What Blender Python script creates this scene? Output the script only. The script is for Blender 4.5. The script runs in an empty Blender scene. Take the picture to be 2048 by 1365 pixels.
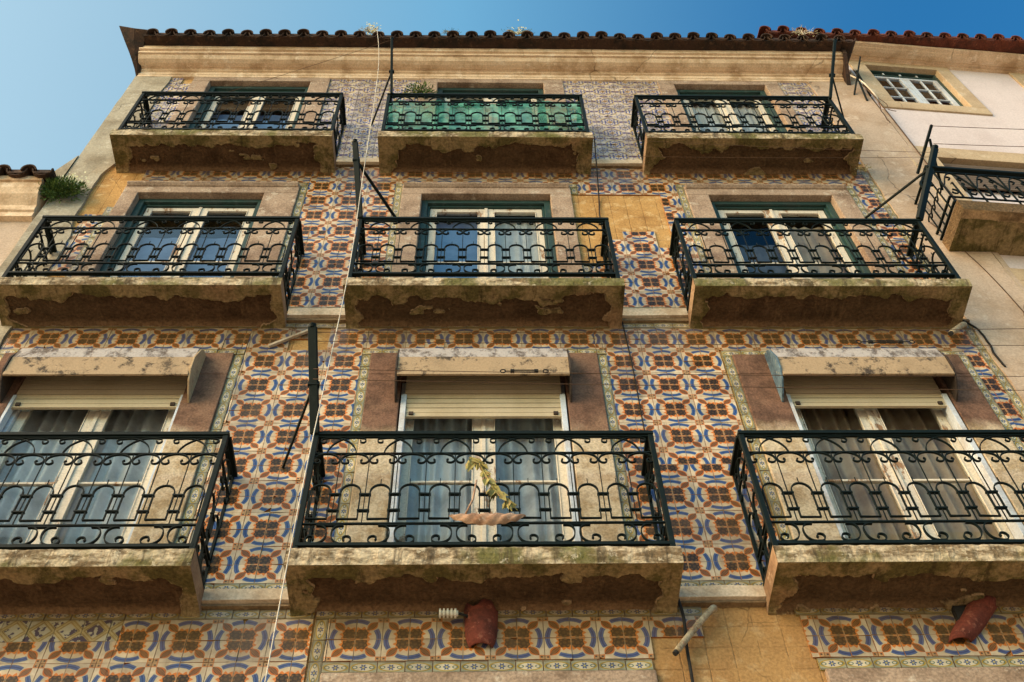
import bpy, math, random
import numpy as np
from mathutils import Vector, Matrix
rnd = random.Random(7)
PI = math.pi
scene = bpy.context.scene
COL = scene.collection

# ------------------------------------------------------------------ world, sun, camera
SUN_AZ, SUN_EL = math.radians(243), math.radians(27)     # azimuth clockwise from +Y
world = bpy.data.worlds.new("World"); scene.world = world; world.use_nodes = True
wn = world.node_tree; wn.nodes.clear()
sky = wn.nodes.new('ShaderNodeTexSky'); sky.sky_type = 'NISHITA'; sky.sun_disc = False
sky.sun_elevation = SUN_EL; sky.sun_rotation = SUN_AZ
sky.altitude = 0; sky.air_density = 1.0; sky.dust_density = 0.6; sky.ozone_density = 2.0
bg = wn.nodes.new('ShaderNodeBackground'); bg.inputs[1].default_value = 0.15
wo = wn.nodes.new('ShaderNodeOutputWorld')
# haze: the sky is paler towards the west (-X) and deeper towards the east
tcw = wn.nodes.new('ShaderNodeTexCoord'); sx = wn.nodes.new('ShaderNodeSeparateXYZ'); wn.links.new(tcw.outputs['Generated'], sx.inputs[0])
mr = wn.nodes.new('ShaderNodeMapRange'); mr.interpolation_type = 'SMOOTHSTEP'; wn.links.new(sx.outputs[0], mr.inputs[0])
mr.inputs[1].default_value = -.42; mr.inputs[2].default_value = .38
rp = wn.nodes.new('ShaderNodeValToRGB'); wn.links.new(mr.outputs[0], rp.inputs[0]); e = rp.color_ramp.elements
e[0].position = 0; e[0].color = (.850, .800, .550, 1); e[1].position = 1; e[1].color = (.080, .325, .425, 1)
em = e.new(.5); em.color = (.48, .74, .62, 1)
vs4 = wn.nodes.new('ShaderNodeVectorMath'); vs4.operation = 'SCALE'; vs4.inputs['Scale'].default_value = 4.0; wn.links.new(rp.outputs[0], vs4.inputs[0])
ml = wn.nodes.new('ShaderNodeMix'); ml.data_type = 'RGBA'; ml.blend_type = 'MULTIPLY'; ml.inputs[0].default_value = 1
wn.links.new(sky.outputs[0], ml.inputs[6]); wn.links.new(vs4.outputs[0], ml.inputs[7])
wn.links.new(ml.outputs[2], bg.inputs[0]); wn.links.new(bg.outputs[0], wo.inputs[0])

sl = bpy.data.lights.new("sun", 'SUN'); sl.energy = 5.0; sl.angle = math.radians(54); sl.color = (1.0, 0.66, 0.40)
so = bpy.data.objects.new("sun", sl); COL.objects.link(so)
sd = Vector((math.sin(SUN_AZ)*math.cos(SUN_EL), math.cos(SUN_AZ)*math.cos(SUN_EL), math.sin(SUN_EL)))
so.rotation_euler = sd.to_track_quat('Z', 'Y').to_euler(); so.location = sd*60

TH, PS, RO, FPX, CD, CZ = 0.9723208215601717, 0.05458223117145027, -0.04483745103359299, 2191.914, 4.501526834381214, 1.6
def cam_basis():
    f = Vector((math.sin(PS)*math.cos(TH), math.cos(PS)*math.cos(TH), math.sin(TH)))
    r0 = Vector((math.cos(PS), -math.sin(PS), 0)); u0 = r0.cross(f)
    return math.cos(RO)*r0+math.sin(RO)*u0, -math.sin(RO)*r0+math.cos(RO)*u0, f
cr, cu, cf = cam_basis()
cd = bpy.data.cameras.new("camera"); cam = bpy.data.objects.new("camera", cd); COL.objects.link(cam)
cd.sensor_width = 36; cd.lens = FPX/2048*36; cd.clip_end = 2000; cd.clip_start = 0.05
M = Matrix(((cr.x, cu.x, -cf.x, 0), (cr.y, cu.y, -cf.y, -CD), (cr.z, cu.z, -cf.z, CZ), (0, 0, 0, 1)))
cam.matrix_world = M
scene.camera = cam
scene.view_settings.view_transform = 'Standard'; scene.view_settings.look = 'None'
scene.view_settings.exposure = 0; scene.view_settings.gamma = 1

# ------------------------------------------------------------------ node expression helper
class S:
    """a float socket (or number) with arithmetic"""
    def __init__(s, nt, v): s.nt, s.v = nt, v
    def m(s, op, *o, clamp=False):
        n = s.nt.nodes.new('ShaderNodeMath'); n.operation = op; n.use_clamp = clamp
        for i, x in enumerate((s,)+o):
            x = x.v if isinstance(x, S) else x
            if isinstance(x, (int, float)): n.inputs[i].default_value = x
            else: s.nt.links.new(x, n.inputs[i])
        return S(s.nt, n.outputs[0])
    def __add__(s, o): return s.m('ADD', o)
    def __sub__(s, o): return s.m('SUBTRACT', o)
    def __rsub__(s, o): return S(s.nt, float(o)).m('SUBTRACT', s)
    def __mul__(s, o): return s.m('MULTIPLY', o)
    def __truediv__(s, o): return s.m('DIVIDE', o)
    __radd__ = __add__; __rmul__ = __mul__
    def lt(s, o): return s.m('LESS_THAN', o)
    def gt(s, o): return s.m('GREATER_THAN', o)
    def abs(s): return s.m('ABSOLUTE')
    def mx(s, o): return s.m('MAXIMUM', o)
    def mn(s, o): return s.m('MINIMUM', o)
    def below(s, edge, w):                    # 1 under edge, smooth
        return ((edge - s) if isinstance(edge, S) else (float(edge) - s)).m('DIVIDE', w).m('ADD', .5, clamp=True)

class Mat:
    def __init__(self, name):
        self.mat = bpy.data.materials.new(name); self.mat.use_nodes = True
        self.nt = self.mat.node_tree; self.b = self.nt.nodes['Principled BSDF']
        self.tc = self.nt.nodes.new('ShaderNodeTexCoord')
        self.geo = self.nt.nodes.new('ShaderNodeNewGeometry')
    def pos(self, scale=(1, 1, 1), src='geo'):
        m = self.nt.nodes.new('ShaderNodeMapping'); m.inputs['Scale'].default_value = scale
        self.nt.links.new(self.geo.outputs['Position'] if src == 'geo' else self.tc.outputs[src], m.inputs[0]); return m.outputs[0]
    def xyz(self, sock):
        s = self.nt.nodes.new('ShaderNodeSeparateXYZ'); self.nt.links.new(sock, s.inputs[0])
        return [S(self.nt, o) for o in s.outputs]
    def noise(self, scale, vec=None, detail=5, rough=.6, dist=0):
        n = self.nt.nodes.new('ShaderNodeTexNoise'); n.inputs['Scale'].default_value = scale
        n.inputs['Detail'].default_value = detail; n.inputs['Roughness'].default_value = rough; n.inputs['Distortion'].default_value = dist
        self.nt.links.new(vec or self.pos(), n.inputs['Vector']); return S(self.nt, n.outputs[0])
    def cracks(self, scale, vec=None):
        n = self.nt.nodes.new('ShaderNodeTexVoronoi'); n.feature = 'DISTANCE_TO_EDGE'; n.inputs['Scale'].default_value = scale
        a = self.nt.nodes.new('ShaderNodeMix'); a.data_type = 'RGBA'; a.blend_type = 'ADD'; a.inputs[0].default_value = .22
        nn = self.nt.nodes.new('ShaderNodeTexNoise'); nn.inputs['Scale'].default_value = 3; nn.inputs['Detail'].default_value = 4
        v = vec or self.pos(); self.nt.links.new(v, nn.inputs['Vector']); self.nt.links.new(v, a.inputs[6]); self.nt.links.new(nn.outputs[1], a.inputs[7])
        self.nt.links.new(a.outputs[2], n.inputs['Vector']); return S(self.nt, n.outputs[0])
    def mix(self, f, a, b, mode='MIX'):
        n = self.nt.nodes.new('ShaderNodeMix'); n.data_type = 'RGBA'; n.blend_type = mode
        for i, x in ((0, f), (6, a), (7, b)):
            x = x.v if isinstance(x, S) else x
            if isinstance(x, (int, float)): n.inputs[i].default_value = x if i == 0 else (x, x, x, 1)
            elif isinstance(x, tuple): n.inputs[i].default_value = (*x, 1) if len(x) == 3 else x
            else: self.nt.links.new(x, n.inputs[i])
        return n.outputs[2]
    def ramp(self, f, a, b):                  # smooth 0..1 between a and b
        n = self.nt.nodes.new('ShaderNodeMapRange'); n.interpolation_type = 'SMOOTHSTEP'
        self.nt.links.new(f.v, n.inputs[0]); n.inputs[1].default_value = a; n.inputs[2].default_value = b
        return S(self.nt, n.outputs[0])
    def attr(self, name):
        n = self.nt.nodes.new('ShaderNodeAttribute'); n.attribute_name = name; return S(self.nt, n.outputs['Fac'])
    def done(self, col, rough=.85, bump=None, bdist=.01, bstr=.5, spec=.3, metal=0):
        if isinstance(col, tuple): self.b.inputs['Base Color'].default_value = (*col, 1)
        else: self.nt.links.new(col, self.b.inputs['Base Color'])
        if isinstance(rough, S): self.nt.links.new(rough.v, self.b.inputs['Roughness'])
        else: self.b.inputs['Roughness'].default_value = rough
        self.b.inputs['Specular IOR Level'].default_value = spec; self.b.inputs['Metallic'].default_value = metal
        if bump is not None:
            n = self.nt.nodes.new('ShaderNodeBump'); n.inputs['Distance'].default_value = bdist; n.inputs['Strength'].default_value = bstr
            self.nt.links.new(bump.v, n.inputs['Height']); self.nt.links.new(n.outputs[0], self.b.inputs['Normal'])
        return self.mat

def plaster(name, base, dark, light=None, nscale=2.5, streak=.5, crack=0, grain=.35, bstr=.5, lo=.42, hi=.68, rough=.9):
    m = Mat(name); n1 = m.noise(nscale, detail=7, rough=.65); n2 = m.noise(60, detail=3); n3 = m.noise(1, m.pos((9, 9, .9)), detail=4)
    c = m.mix(m.ramp(n1, lo, hi), base, dark)
    if light: c = m.mix(m.ramp(m.noise(nscale*3.1, detail=6, rough=.7), .55, .66), c, light)
    if streak: c = m.mix(m.ramp(n3, .52, .75)*streak, c, dark)
    h = n1*.6 + n2*.4
    if crack:
        k = m.cracks(crack); kk = k.below(.0035, .005)*m.ramp(m.noise(1.4, detail=3), .5, .6)
        c = m.mix(kk*.7, c, tuple(x*.3 for x in dark)); h = h - kk*1.0
    c = m.mix(grain, c, m.mix(m.ramp(n2, .3, .7), .45, 1.25), 'MULTIPLY')
    return m.done(c, rough, h, .012, bstr)

MT = {}
def mortar():
    m = Mat('mortar_bed'); x, _, z = m.xyz(m.pos()); n1 = m.noise(3, detail=7, rough=.65); n2 = m.noise(60, detail=3); nw = m.noise(7, detail=3)
    c = m.mix(m.ramp(n1, .38, .68), (.50, .29, .105), (.33, .175, .06)); c = m.mix(m.ramp(m.noise(9, detail=6), .52, .66), c, (.56, .37, .17))
    gx = ((x/.14 + nw*.12).m('FRACT') - .5).abs(); gz = ((z/.14 + nw*.12).m('FRACT') - .5).abs()
    g = gx.mn(gz).below(.022, .03)*m.ramp(n1, .35, .6)
    c = m.mix(g*.6, c, (.22, .11, .04)); c = m.mix(m.ramp(z, 8.5, 5.8)*.45, c, (.24, .13, .06))
    k = m.cracks(2.2); kk = k.below(.006, .006)*m.ramp(m.noise(.9, detail=2), .5, .56); c = m.mix(kk*.5, c, (.07, .04, .02))
    c = m.mix(.4, c, m.mix(m.ramp(n2, .3, .7), .45, 1.25), 'MULTIPLY')
    return m.done(c, .95, n1*.8 + n2*.4 - g*.4, .014, .7, .1)
MT['mortar'] = mortar()
MT['stone'] = plaster('pinkish_stone', (.37, .265, .185), (.20, .13, .085), (.46, .37, .28), 3, .5, 0, .6)
MT['ledge'] = plaster('ledge_render', (.58, .47, .34), (.38, .28, .18), (.66, .56, .42), 3, .35, 1.1)
MT['pilaster'] = plaster('pilaster_render', (.47, .355, .26), (.34, .235, .15), (.53, .42, .32), 1.4, .35, .9, .3)
MT['pilaster_grey'] = plaster('old_lime_render', (.36, .32, .24), (.22, .18, .12), (.44, .40, .31), 2.2, .45, 1.3, .4)
MT['cornice'] = plaster('cornice_render', (.72, .53, .35), (.46, .30, .17), (.78, .62, .45), 2.6, .5, 1.0, .3, lo=.46, hi=.66)
MT['mould'] = plaster('stained_moulding', (.20, .13, .065), (.11, .065, .03), (.26, .18, .1), 4, .3, 0, .5)
MT['pinkwall'] = plaster('pale_pink_render', (.64, .54, .51), (.54, .44, .41), None, .8, .3, 0, .2, .2)
MT['beige'] = plaster('beige_stone', (.50, .37, .23), (.38, .26, .15), (.56, .44, .3), 2, .3, 1.0, .3)
MT['soffit'] = plaster('dusty_slab_render', (.33, .21, .115), (.2, .11, .055), (.4, .27, .16), 3, .3)
MT['blind'] = plaster('aluminium_slats', (.52, .42, .27), (.42, .33, .2), None, 1.5, .3, 0, .12, .1, rough=.5)
MT['boxpaint'] = None
def flaked(name, base, under, sc, lo, hi, stretch=(1, 1, 1)):
    m = Mat(name); n = m.noise(sc, m.pos(stretch), detail=8, rough=.75); n2 = m.noise(70, detail=3); n3 = m.noise(3, detail=4)
    k = m.ramp(n, lo, hi); c = m.mix(k, base, under); c = m.mix(m.ramp(n3, .5, .7)*.4, c, tuple(v*.55 for v in base))
    c = m.mix(.3, c, m.mix(m.ramp(n2, .3, .7), .5, 1.2), 'MULTIPLY'); return m.done(c, .8, k*-1.0 + n2*.3, .004, .6, .15)
MT['boxtop'] = flaked('bleached_box_hood', (.40, .36, .33), (.12, .095, .08), 11, .47, .62, (1, 1, .6))
MT['capdark'] = plaster('dark_box_side', (.05, .035, .025), (.03, .02, .015), None, 6, .4, 0, .4)
MT['boxpaint'] = flaked('flaking_box_paint', (.37, .265, .16), (.06, .045, .034), 8, .52, .62)
MT['capcream'] = plaster('cream_cap', (.45, .32, .18), (.25, .15, .08), None, 6, .4, 0, .4)
MT['capblue'] = plaster('blue_cap', (.10, .16, .20), (.04, .07, .10), (.22, .24, .22), 6, .4, 0, .4)
MT['whitepaint'] = flaked('peeling_white_paint', (.62, .55, .44), (.30, .17, .09), 9, .56, .61, (1, 1, .35))
MT['bluewhite'] = plaster('white_guide_rail', (.52, .56, .60), (.4, .38, .36), None, 5, .4, 0, .2)
MT['green'] = plaster('dark_green_paint', (.018, .05, .042), (.03, .05, .045), (.05, .08, .07), 5, .4, 0, .3, rough=.45)
MT['curtain'] = plaster('curtain_cloth', (.64, .61, .60), (.40, .37, .36), None, 3, .3, 0, .1, .1)
MT['duskcloth'] = plaster('dusky_cloth', (.10, .11, .14), (.05, .055, .07), None, 3, .3, 0, .1, .1)
MT['reflcurtain'] = plaster('curtain_brown_reflection', (.46, .34, .24), (.30, .20, .13), None, 3, .3, 0, .1, .1)  # curtain coloured brown to imitate a building reflected in the right-hand panes
MT['bluecurtain'] = plaster('blue_grey_cloth', (.20, .27, .40), (.12, .17, .28), None, 3, .3, 0, .1, .1)
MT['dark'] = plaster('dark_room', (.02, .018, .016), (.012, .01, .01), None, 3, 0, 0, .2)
MT['rope'] = plaster('pale_rope', (.62, .56, .46), (.45, .38, .28), None, 8, 0, 0, .2)
MT['cable'] = plaster('black_cable', (.012, .011, .01), (.02, .018, .015), None, 8, 0, 0, .2)
MT['brownwire'] = plaster('brown_wire', (.10, .055, .03), (.05, .03, .02), None, 8, 0, 0, .2)
MT['clay'] = plaster('red_clay', (.15, .034, .020), (.075, .02, .013), (.24, .08, .05), 9, .2, 0, .4)
MT['rooftile'] = plaster('old_roof_tile', (.052, .026, .015), (.018, .013, .009), (.10, .055, .03), 5, .1, 0, .5)
MT['redtile'] = plaster('red_roof_tile', (.13, .034, .018), (.045, .018, .011), (.19, .065, .035), 5, .1, 0, .5)
MT['porcelain'] = plaster('porcelain', (.7, .66, .55), (.5, .45, .35), None, 8, 0, 0, .1, .1, rough=.3)
MT['pipe'] = plaster('painted_pipe', (.36, .30, .2), (.2, .15, .09), (.28, .11, .06), 14, .3, 0, .5)
MT['shard'] = plaster('pale_batten', (.5, .4, .28), (.3, .2, .12), None, 8, 0, 0, .3)
MT['leaf'] = plaster('green_leaf', (.075, .13, .025), (.035, .07, .014), (.15, .20, .045), 14, 0, 0, .3)
MT['blossom'] = plaster('white_blossom', (.7, .68, .5), (.6, .58, .3), None, 30, 0, 0, .1)
MT['straw'] = plaster('dry_straw', (.42, .36, .2), (.3, .22, .1), None, 20, 0, 0, .2)
MT['dryleaf'] = plaster('dried_leaf', (.30, .26, .085), (.16, .13, .04), (.36, .18, .07), 12, 0, 0, .3)
MT['rag'] = plaster('brown_rag', (.40, .24, .15), (.22, .11, .06), (.5, .36, .26), 10, 0, 0, .3)
MT['slats'] = plaster('brown_shutter', (.14, .10, .07), (.08, .055, .04), None, 3, .2, 0, .2)
MT['street'] = plaster('cobbles', (.52, .43, .32), (.40, .33, .25), None, 6, 0, 3, .4)

def iron():
    m = Mat('green_black_iron'); n = m.noise(18, detail=5); n2 = m.noise(3, detail=4)
    c = m.mix(m.ramp(n, .55, .7)*.6, (.004, .0085, .0075), (.012, .018, .015)); c = m.mix(m.ramp(n2, .62, .75)*.7, c, (.03, .016, .009))
    return m.done(c, .6, n, .003, .4, .12)
MT['iron'] = iron()

def slab_under():
    m = Mat('flaking_slab_underside'); k = m.attr('bare')
    n1 = m.noise(5, detail=8, rough=.7); n2 = m.noise(45, detail=3); n3 = m.noise(1.5, detail=4)
    bare = m.mix(m.ramp(n1, .4, .66), (.115, .066, .034), (.058, .032, .016))
    skin = m.mix(m.ramp(n1, .42, .58), (.30, .215, .105), (.125, .10, .036)); skin = m.mix(m.ramp(n3, .55, .7), skin, (.30, .19, .10))
    edge = (k - .5).abs().below(.22, .2)
    st = m.noise(1, m.pos((14, 3, 3)), detail=6, rough=.75); skin = m.mix(m.ramp(st, .52, .66)*.7, skin, (.05, .035, .015)); bare = m.mix(m.ramp(st, .54, .7)*.6, bare, (.20, .12, .06))
    yy = m.xyz(m.pos())[1]; bare = m.mix(m.ramp(yy + (n1 - .5)*.12, -.09, .0), bare, (.24, .14, .07)); tone = m.noise(.45, detail=1); bare = m.mix(m.ramp(tone, .45, .62)*.3, bare, (.10, .07, .035))
    c = m.mix(k, skin, bare); c = m.mix(edge*m.ramp(n1, .35, .6), c, (.46, .31, .17))
    c = m.mix(.5, c, m.mix(m.ramp(n2, .3, .7), .4, 1.3), 'MULTIPLY')
    return m.done(c, .95, n1*.9+n2*.5, .035, 1.0, .1)
MT['under'] = slab_under()
def slab_edge():
    m = Mat('weathered_slab_edge'); n1 = m.noise(1, m.pos((7, 7, 17)), detail=7, rough=.7); n2 = m.noise(50, detail=3); n3 = m.noise(2.2, detail=4)
    c = m.mix(m.ramp(n1, .4, .60), (.52, .42, .28), (.16, .11, .06)); c = m.mix(m.ramp(n3, .46, .60)*.85, c, (.115, .11, .032)); c = m.mix(m.ramp(m.noise(1, m.pos((11, 11, 1.5)), detail=6, rough=.7), .52, .64)*.75, c, (.07, .05, .03)); c = m.mix(m.ramp(m.noise(19, detail=5, rough=.7), .58, .66)*.7, c, (.56, .48, .34))
    c = m.mix(.5, c, m.mix(m.ramp(n2, .3, .7), .4, 1.3), 'MULTIPLY')
    return m.done(c, .95, n1*.6+n2*.5, .015, .8, .1)
MT['slabedge'] = slab_edge()

def f1stone():            # brown granite that turns to flaked pale render lower down
    m = Mat('jamb_granite'); z = m.xyz(m.pos())[2]; n1 = m.noise(6, detail=6, rough=.7); n2 = m.noise(70, detail=3); n4 = m.noise(2, detail=5)
    top = m.mix(m.ramp(n1, .4, .65), (.185, .10, .066), (.10, .056, .038)); top = m.mix(m.ramp(n4, .5, .7)*.7, top, (.27, .16, .10))
    low = m.mix(m.ramp(n1, .42, .62), (.52, .42, .29), (.36, .26, .15))
    k = m.ramp(z + (n4 - .5)*.6, 7.25, 7.05)
    c = m.mix(k, top, low); c = m.mix(.5, c, m.mix(m.ramp(n2, .3, .7), .5, 1.25), 'MULTIPLY')
    return m.done(c, .9, n1*.5+n2*.6, .012, .6, .1)
MT['granite'] = f1stone()

def glass(name, refl, tint):
    m = Mat(name); nt = m.nt
    gl = nt.nodes.new('ShaderNodeBsdfGlossy'); gl.inputs['Roughness'].default_value = .03; gl.inputs['Color'].default_value = (.9, .95, 1, 1)
    tr = nt.nodes.new('ShaderNodeBsdfTransparent'); tr.inputs['Color'].default_value = (*tint, 1)
    lw = nt.nodes.new('ShaderNodeFresnel'); lw.inputs['IOR'].default_value = 1.5
    fac = (S(nt, lw.outputs[0])*(.6 if refl < .1 else 1.2) + refl).mn(1.0)
    bp = nt.nodes.new('ShaderNodeBump'); bp.inputs['Distance'].default_value = .02; bp.inputs['Strength'].default_value = .15
    nt.links.new(m.noise(2.5, detail=1).v, bp.inputs['Height']); nt.links.new(bp.outputs[0], gl.inputs['Normal'])
    mx = nt.nodes.new('ShaderNodeMixShader'); nt.links.new(fac.v, mx.inputs[0]); nt.links.new(tr.outputs[0], mx.inputs[1]); nt.links.new(gl.outputs[0], mx.inputs[2])
    nt.links.new(mx.outputs[0], nt.nodes['Material Output'].inputs[0]); return m.mat
MT['glass'] = glass('window_glass', .0, (.85, .9, .9))
MT['glass2'] = glass('window_glass_dusty', .09, (.75, .8, .85))

def netting():
    m = Mat('green_netting'); nt = m.nt; n = m.noise(6, detail=5); p = m.xyz(m.pos((1, 1, 1)))
    c = m.mix(m.ramp(n, .4, .6), (.01, .17, .11), (.10, .36, .28))
    m.nt.links.new(c, m.b.inputs['Base Color']); m.b.inputs['Roughness'].default_value = .8
    m.nt.links.new((m.ramp(n, .3, .7)*.25 + .62).v, m.b.inputs['Alpha']); return m.mat
MT['net'] = netting()

# ---- tile patterns, drawn with node maths in the UV of each tile
def uvxy(m):
    return m.xyz(m.pos(src='UV'))[:2]
def glaze(m, c, nscale=.9):
    ti = m.attr('tint')
    g = m.noise(nscale, detail=6, rough=.7); f = m.noise(30, detail=4)
    c = m.mix(1.0, c, m.mix(ti, (.74, .71, .67), (1.14, 1.08, 1.0)), 'MULTIPLY')
    c = m.mix(m.ramp(g, .46, .74)*.55, c, (.15, .09, .045))
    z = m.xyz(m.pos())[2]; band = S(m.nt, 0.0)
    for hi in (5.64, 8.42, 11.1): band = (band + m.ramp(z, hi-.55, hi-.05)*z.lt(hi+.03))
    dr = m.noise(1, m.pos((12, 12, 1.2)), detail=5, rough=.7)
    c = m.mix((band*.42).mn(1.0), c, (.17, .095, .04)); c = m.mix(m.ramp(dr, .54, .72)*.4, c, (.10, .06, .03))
    c = m.mix(.35, c, m.mix(m.ramp(f, .35, .65), .7, 1.15), 'MULTIPLY')
    return m.done(c, .32, f, .002, .3, .25)

def pattern_main():
    m = Mat('azulejo_rosette'); u, v = uvxy(m)
    wob = m.noise(26, detail=2)*.05 - .025
    x = u.abs() + wob; y = v.abs() + wob*.7
    a = x.mx(y); b = x.mn(y)
    r = (x*x + y*y).m('SQRT')
    c = m.mix(m.ramp(m.noise(9, detail=4), .35, .65), (.58, .495, .37), (.48, .385, .265))
    # pale green-yellow haze next to the shapes
    c = m.mix(((r - .86).abs().below(.13, .12))*.45, c, (.40, .42, .27))
    # serrated orange halo of the rosette
    lx = x - .235; ly = y - .235; lr = ((lx*lx + ly*ly).m('SQRT'))*.6 + (lx.abs().mx(ly.abs()))*.48; ang = ly.m('ARCTAN2', lx)
    tri = ((ang*(9/(2*PI))).m('FRACT') - .5).abs()*2
    halo = lr.below(tri*.13 + .27, .03)
    c = m.mix(lr.below(.46, .2)*.3, c, (.60, .34, .13))
    c = m.mix(halo, c, (.54, .16, .018))
    
    lob = lr.below((ang*7).m('SINE')*.020 + .245, .025)
    vein = ((ang*6).m('SINE')*.9 + (lr*44).m('SINE')).gt(.75)
    c = m.mix(lob, c, m.mix(vein, (.026, .016, .006), (.115, .060, .015)))
    c = m.mix(b.below(.020, .02)*r.below(.50, .05)*.7, c, (.50, .36, .18))
    # blue arcs
    arc = (r - .87).abs()
    seg = (b/a).below(.60, .05)
    c = m.mix(arc.below(.095, .025)*seg, c, (.012, .050, .19))
    c = m.mix((arc - .05).abs().below(.012, .012)*seg*.55, c, (.13, .22, .38))
    c = m.mix(arc.below(.012, .01)*seg*.7, c, (.03, .05, .15))
    # radial leaves on the diagonals
    d = (x + y)*.7071 - .86; p = ((x - y)*.7071).abs()
    lw = 1.0 - (d*d)*12.5
    c = m.mix(p.below(lw*.175, .02)*lw.gt(0), c, (.46, .12, .012))
    c = m.mix(p.below(lw*.105, .02)*lw.gt(.12), c, (.085, .038, .010))
    c = m.mix(((p - .045).abs().below(.012, .01)).mx(p.below(.008, .008))*(lw.gt(.4)), c, (.26, .11, .035))
    # hatched square at the cell corner
    hx = 1.0 - x; hy = 1.0 - y; hm = hx.mx(hy)
    c = m.mix(hm.below(.20, .02), c, (.48, .15, .025))
    hat = ((hx*42).m('SINE').gt(.1)).mx((hy*42).m('SINE').gt(.1))
    c = m.mix(hm.below(.16, .02), c, m.mix(hat, (.07, .045, .03), (.40, .25, .12)))
    # cream joint between tiles
    e = (x.mn(y)).mn(hx.mn(hy))
    c = m.mix(e.below(.010, .01)*.6, c, (.28, .20, .12))
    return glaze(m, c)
MT['tileA'] = pattern_main()

def pattern_small():       # violet and yellow scroll tiles of the top storey
    m = Mat('azulejo_violet'); u, v = uvxy(m); x = u.abs(); y = v.abs(); r = (x*x+y*y).m('SQRT'); ang = y.m('ARCTAN2', x)
    c = m.mix(m.ramp(m.noise(9, detail=4), .35, .65), (.56, .50, .42), (.46, .40, .33))
    vio, blu, yel = (.06, .04, .20), (.018, .045, .26), (.34, .24, .04)
    hx = 1.0-x; hy = 1.0-y
    c = m.mix((r - .70).abs().below(.05, .03), c, yel)
    c = m.mix(((r*22 + (ang*8).m('SINE')*1.2).m('SINE')).gt(.2)*r.below(.66, .04), c, blu)
    c = m.mix(r.below(.16, .03), c, (.42, .24, .08))
    r2 = (hx*hx + hy*hy).m('SQRT'); a2 = hy.m('ARCTAN2', hx)
    c = m.mix(((r2*24 + (a2*8).m('COSINE')*1.6).m('SINE')).gt(.3)*r2.below(.55, .05), c, blu)
    e1 = ((hx*hx)*2.2 + (y*y)*9).m('SQRT'); e2 = ((hy*hy)*9 + (x*x)*2.2).m('SQRT')
    for e in (e1, e2):
        c = m.mix(e.below(.62, .05), c, (.50, .44, .36)); c = m.mix(e.below(.48, .05), c, vio); c = m.mix(e.below(.2, .05), c, (.45, .36, .25))
    c = m.mix((x - y).abs().below(.03, .03)*r.gt(.3), c, yel)
    ed = (x.mn(y)).mn(hx.mn(hy)); c = m.mix(ed.below(.012, .01), c, (.25, .2, .14))
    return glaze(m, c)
MT['tileB'] = pattern_small()

def pattern_border():      # narrow chain border: u along 0..1, v across -1..1
    m = Mat('azulejo_border'); u, v = uvxy(m); X = ((u.m('FRACT') - .5)*2).abs(); Y = v.abs()
    c = m.mix(m.ramp(m.noise(12, detail=3), .35, .65), (.34, .34, .23), (.22, .24, .17))
    e = ((X*X)*1.25 + (Y*Y)*2.1).m('SQRT')
    c = m.mix(e.below(.98, .05), c, (.54, .49, .36))
    c = m.mix((e - .95).abs().below(.10, .04), c, (.34, .23, .02))
    r = ((X*X)*4.2 + Y*Y*1.1).m('SQRT'); ang = Y.m('ARCTAN2', X*2)
    c = m.mix(r.below((ang*6).m('COSINE')*.14 + .44, .06), c, (.04, .085, .20))
    c = m.mix(r.below(.18, .05), c, (.42, .36, .12))
    q = X - .62; r3 = (q*q*2.5 + Y*Y*1.5).m('SQRT'); c = m.mix((r3 - .26).abs().below(.07, .04), c, (.06, .13, .12))
    c = m.mix((Y - .86).abs().below(.05, .03), c, (.10, .07, .04))
    c = m.mix(X.gt(.97), c, (.15, .10, .06))
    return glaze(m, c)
MT['tileC'] = pattern_border()

def pattern_diagonal():    # mismatched navy and ochre tiles
    m = Mat('azulejo_diagonal'); u, v = uvxy(m)
    s = u + v; d = u - v
    ds = (d.m('FRACT') - .5).abs(); ss = (s.m('FRACT') - .5).abs()
    c = m.mix(m.ramp(m.noise(22, detail=4), .4, .6), (.36, .26, .09), (.22, .15, .05))
    c = m.mix(((ds.mn(ss)*60).m('SINE')).gt(.3)*(ds.mn(ss)).below(.13, .02), c, (.48, .40, .22))
    inner = ds.gt(.14)*ss.gt(.14)
    c = m.mix(inner, c, m.mix(m.noise(30, detail=2).gt(.47), (.02, .03, .11), (.48, .46, .36)))
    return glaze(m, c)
MT['tileD'] = pattern_diagonal()

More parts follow.
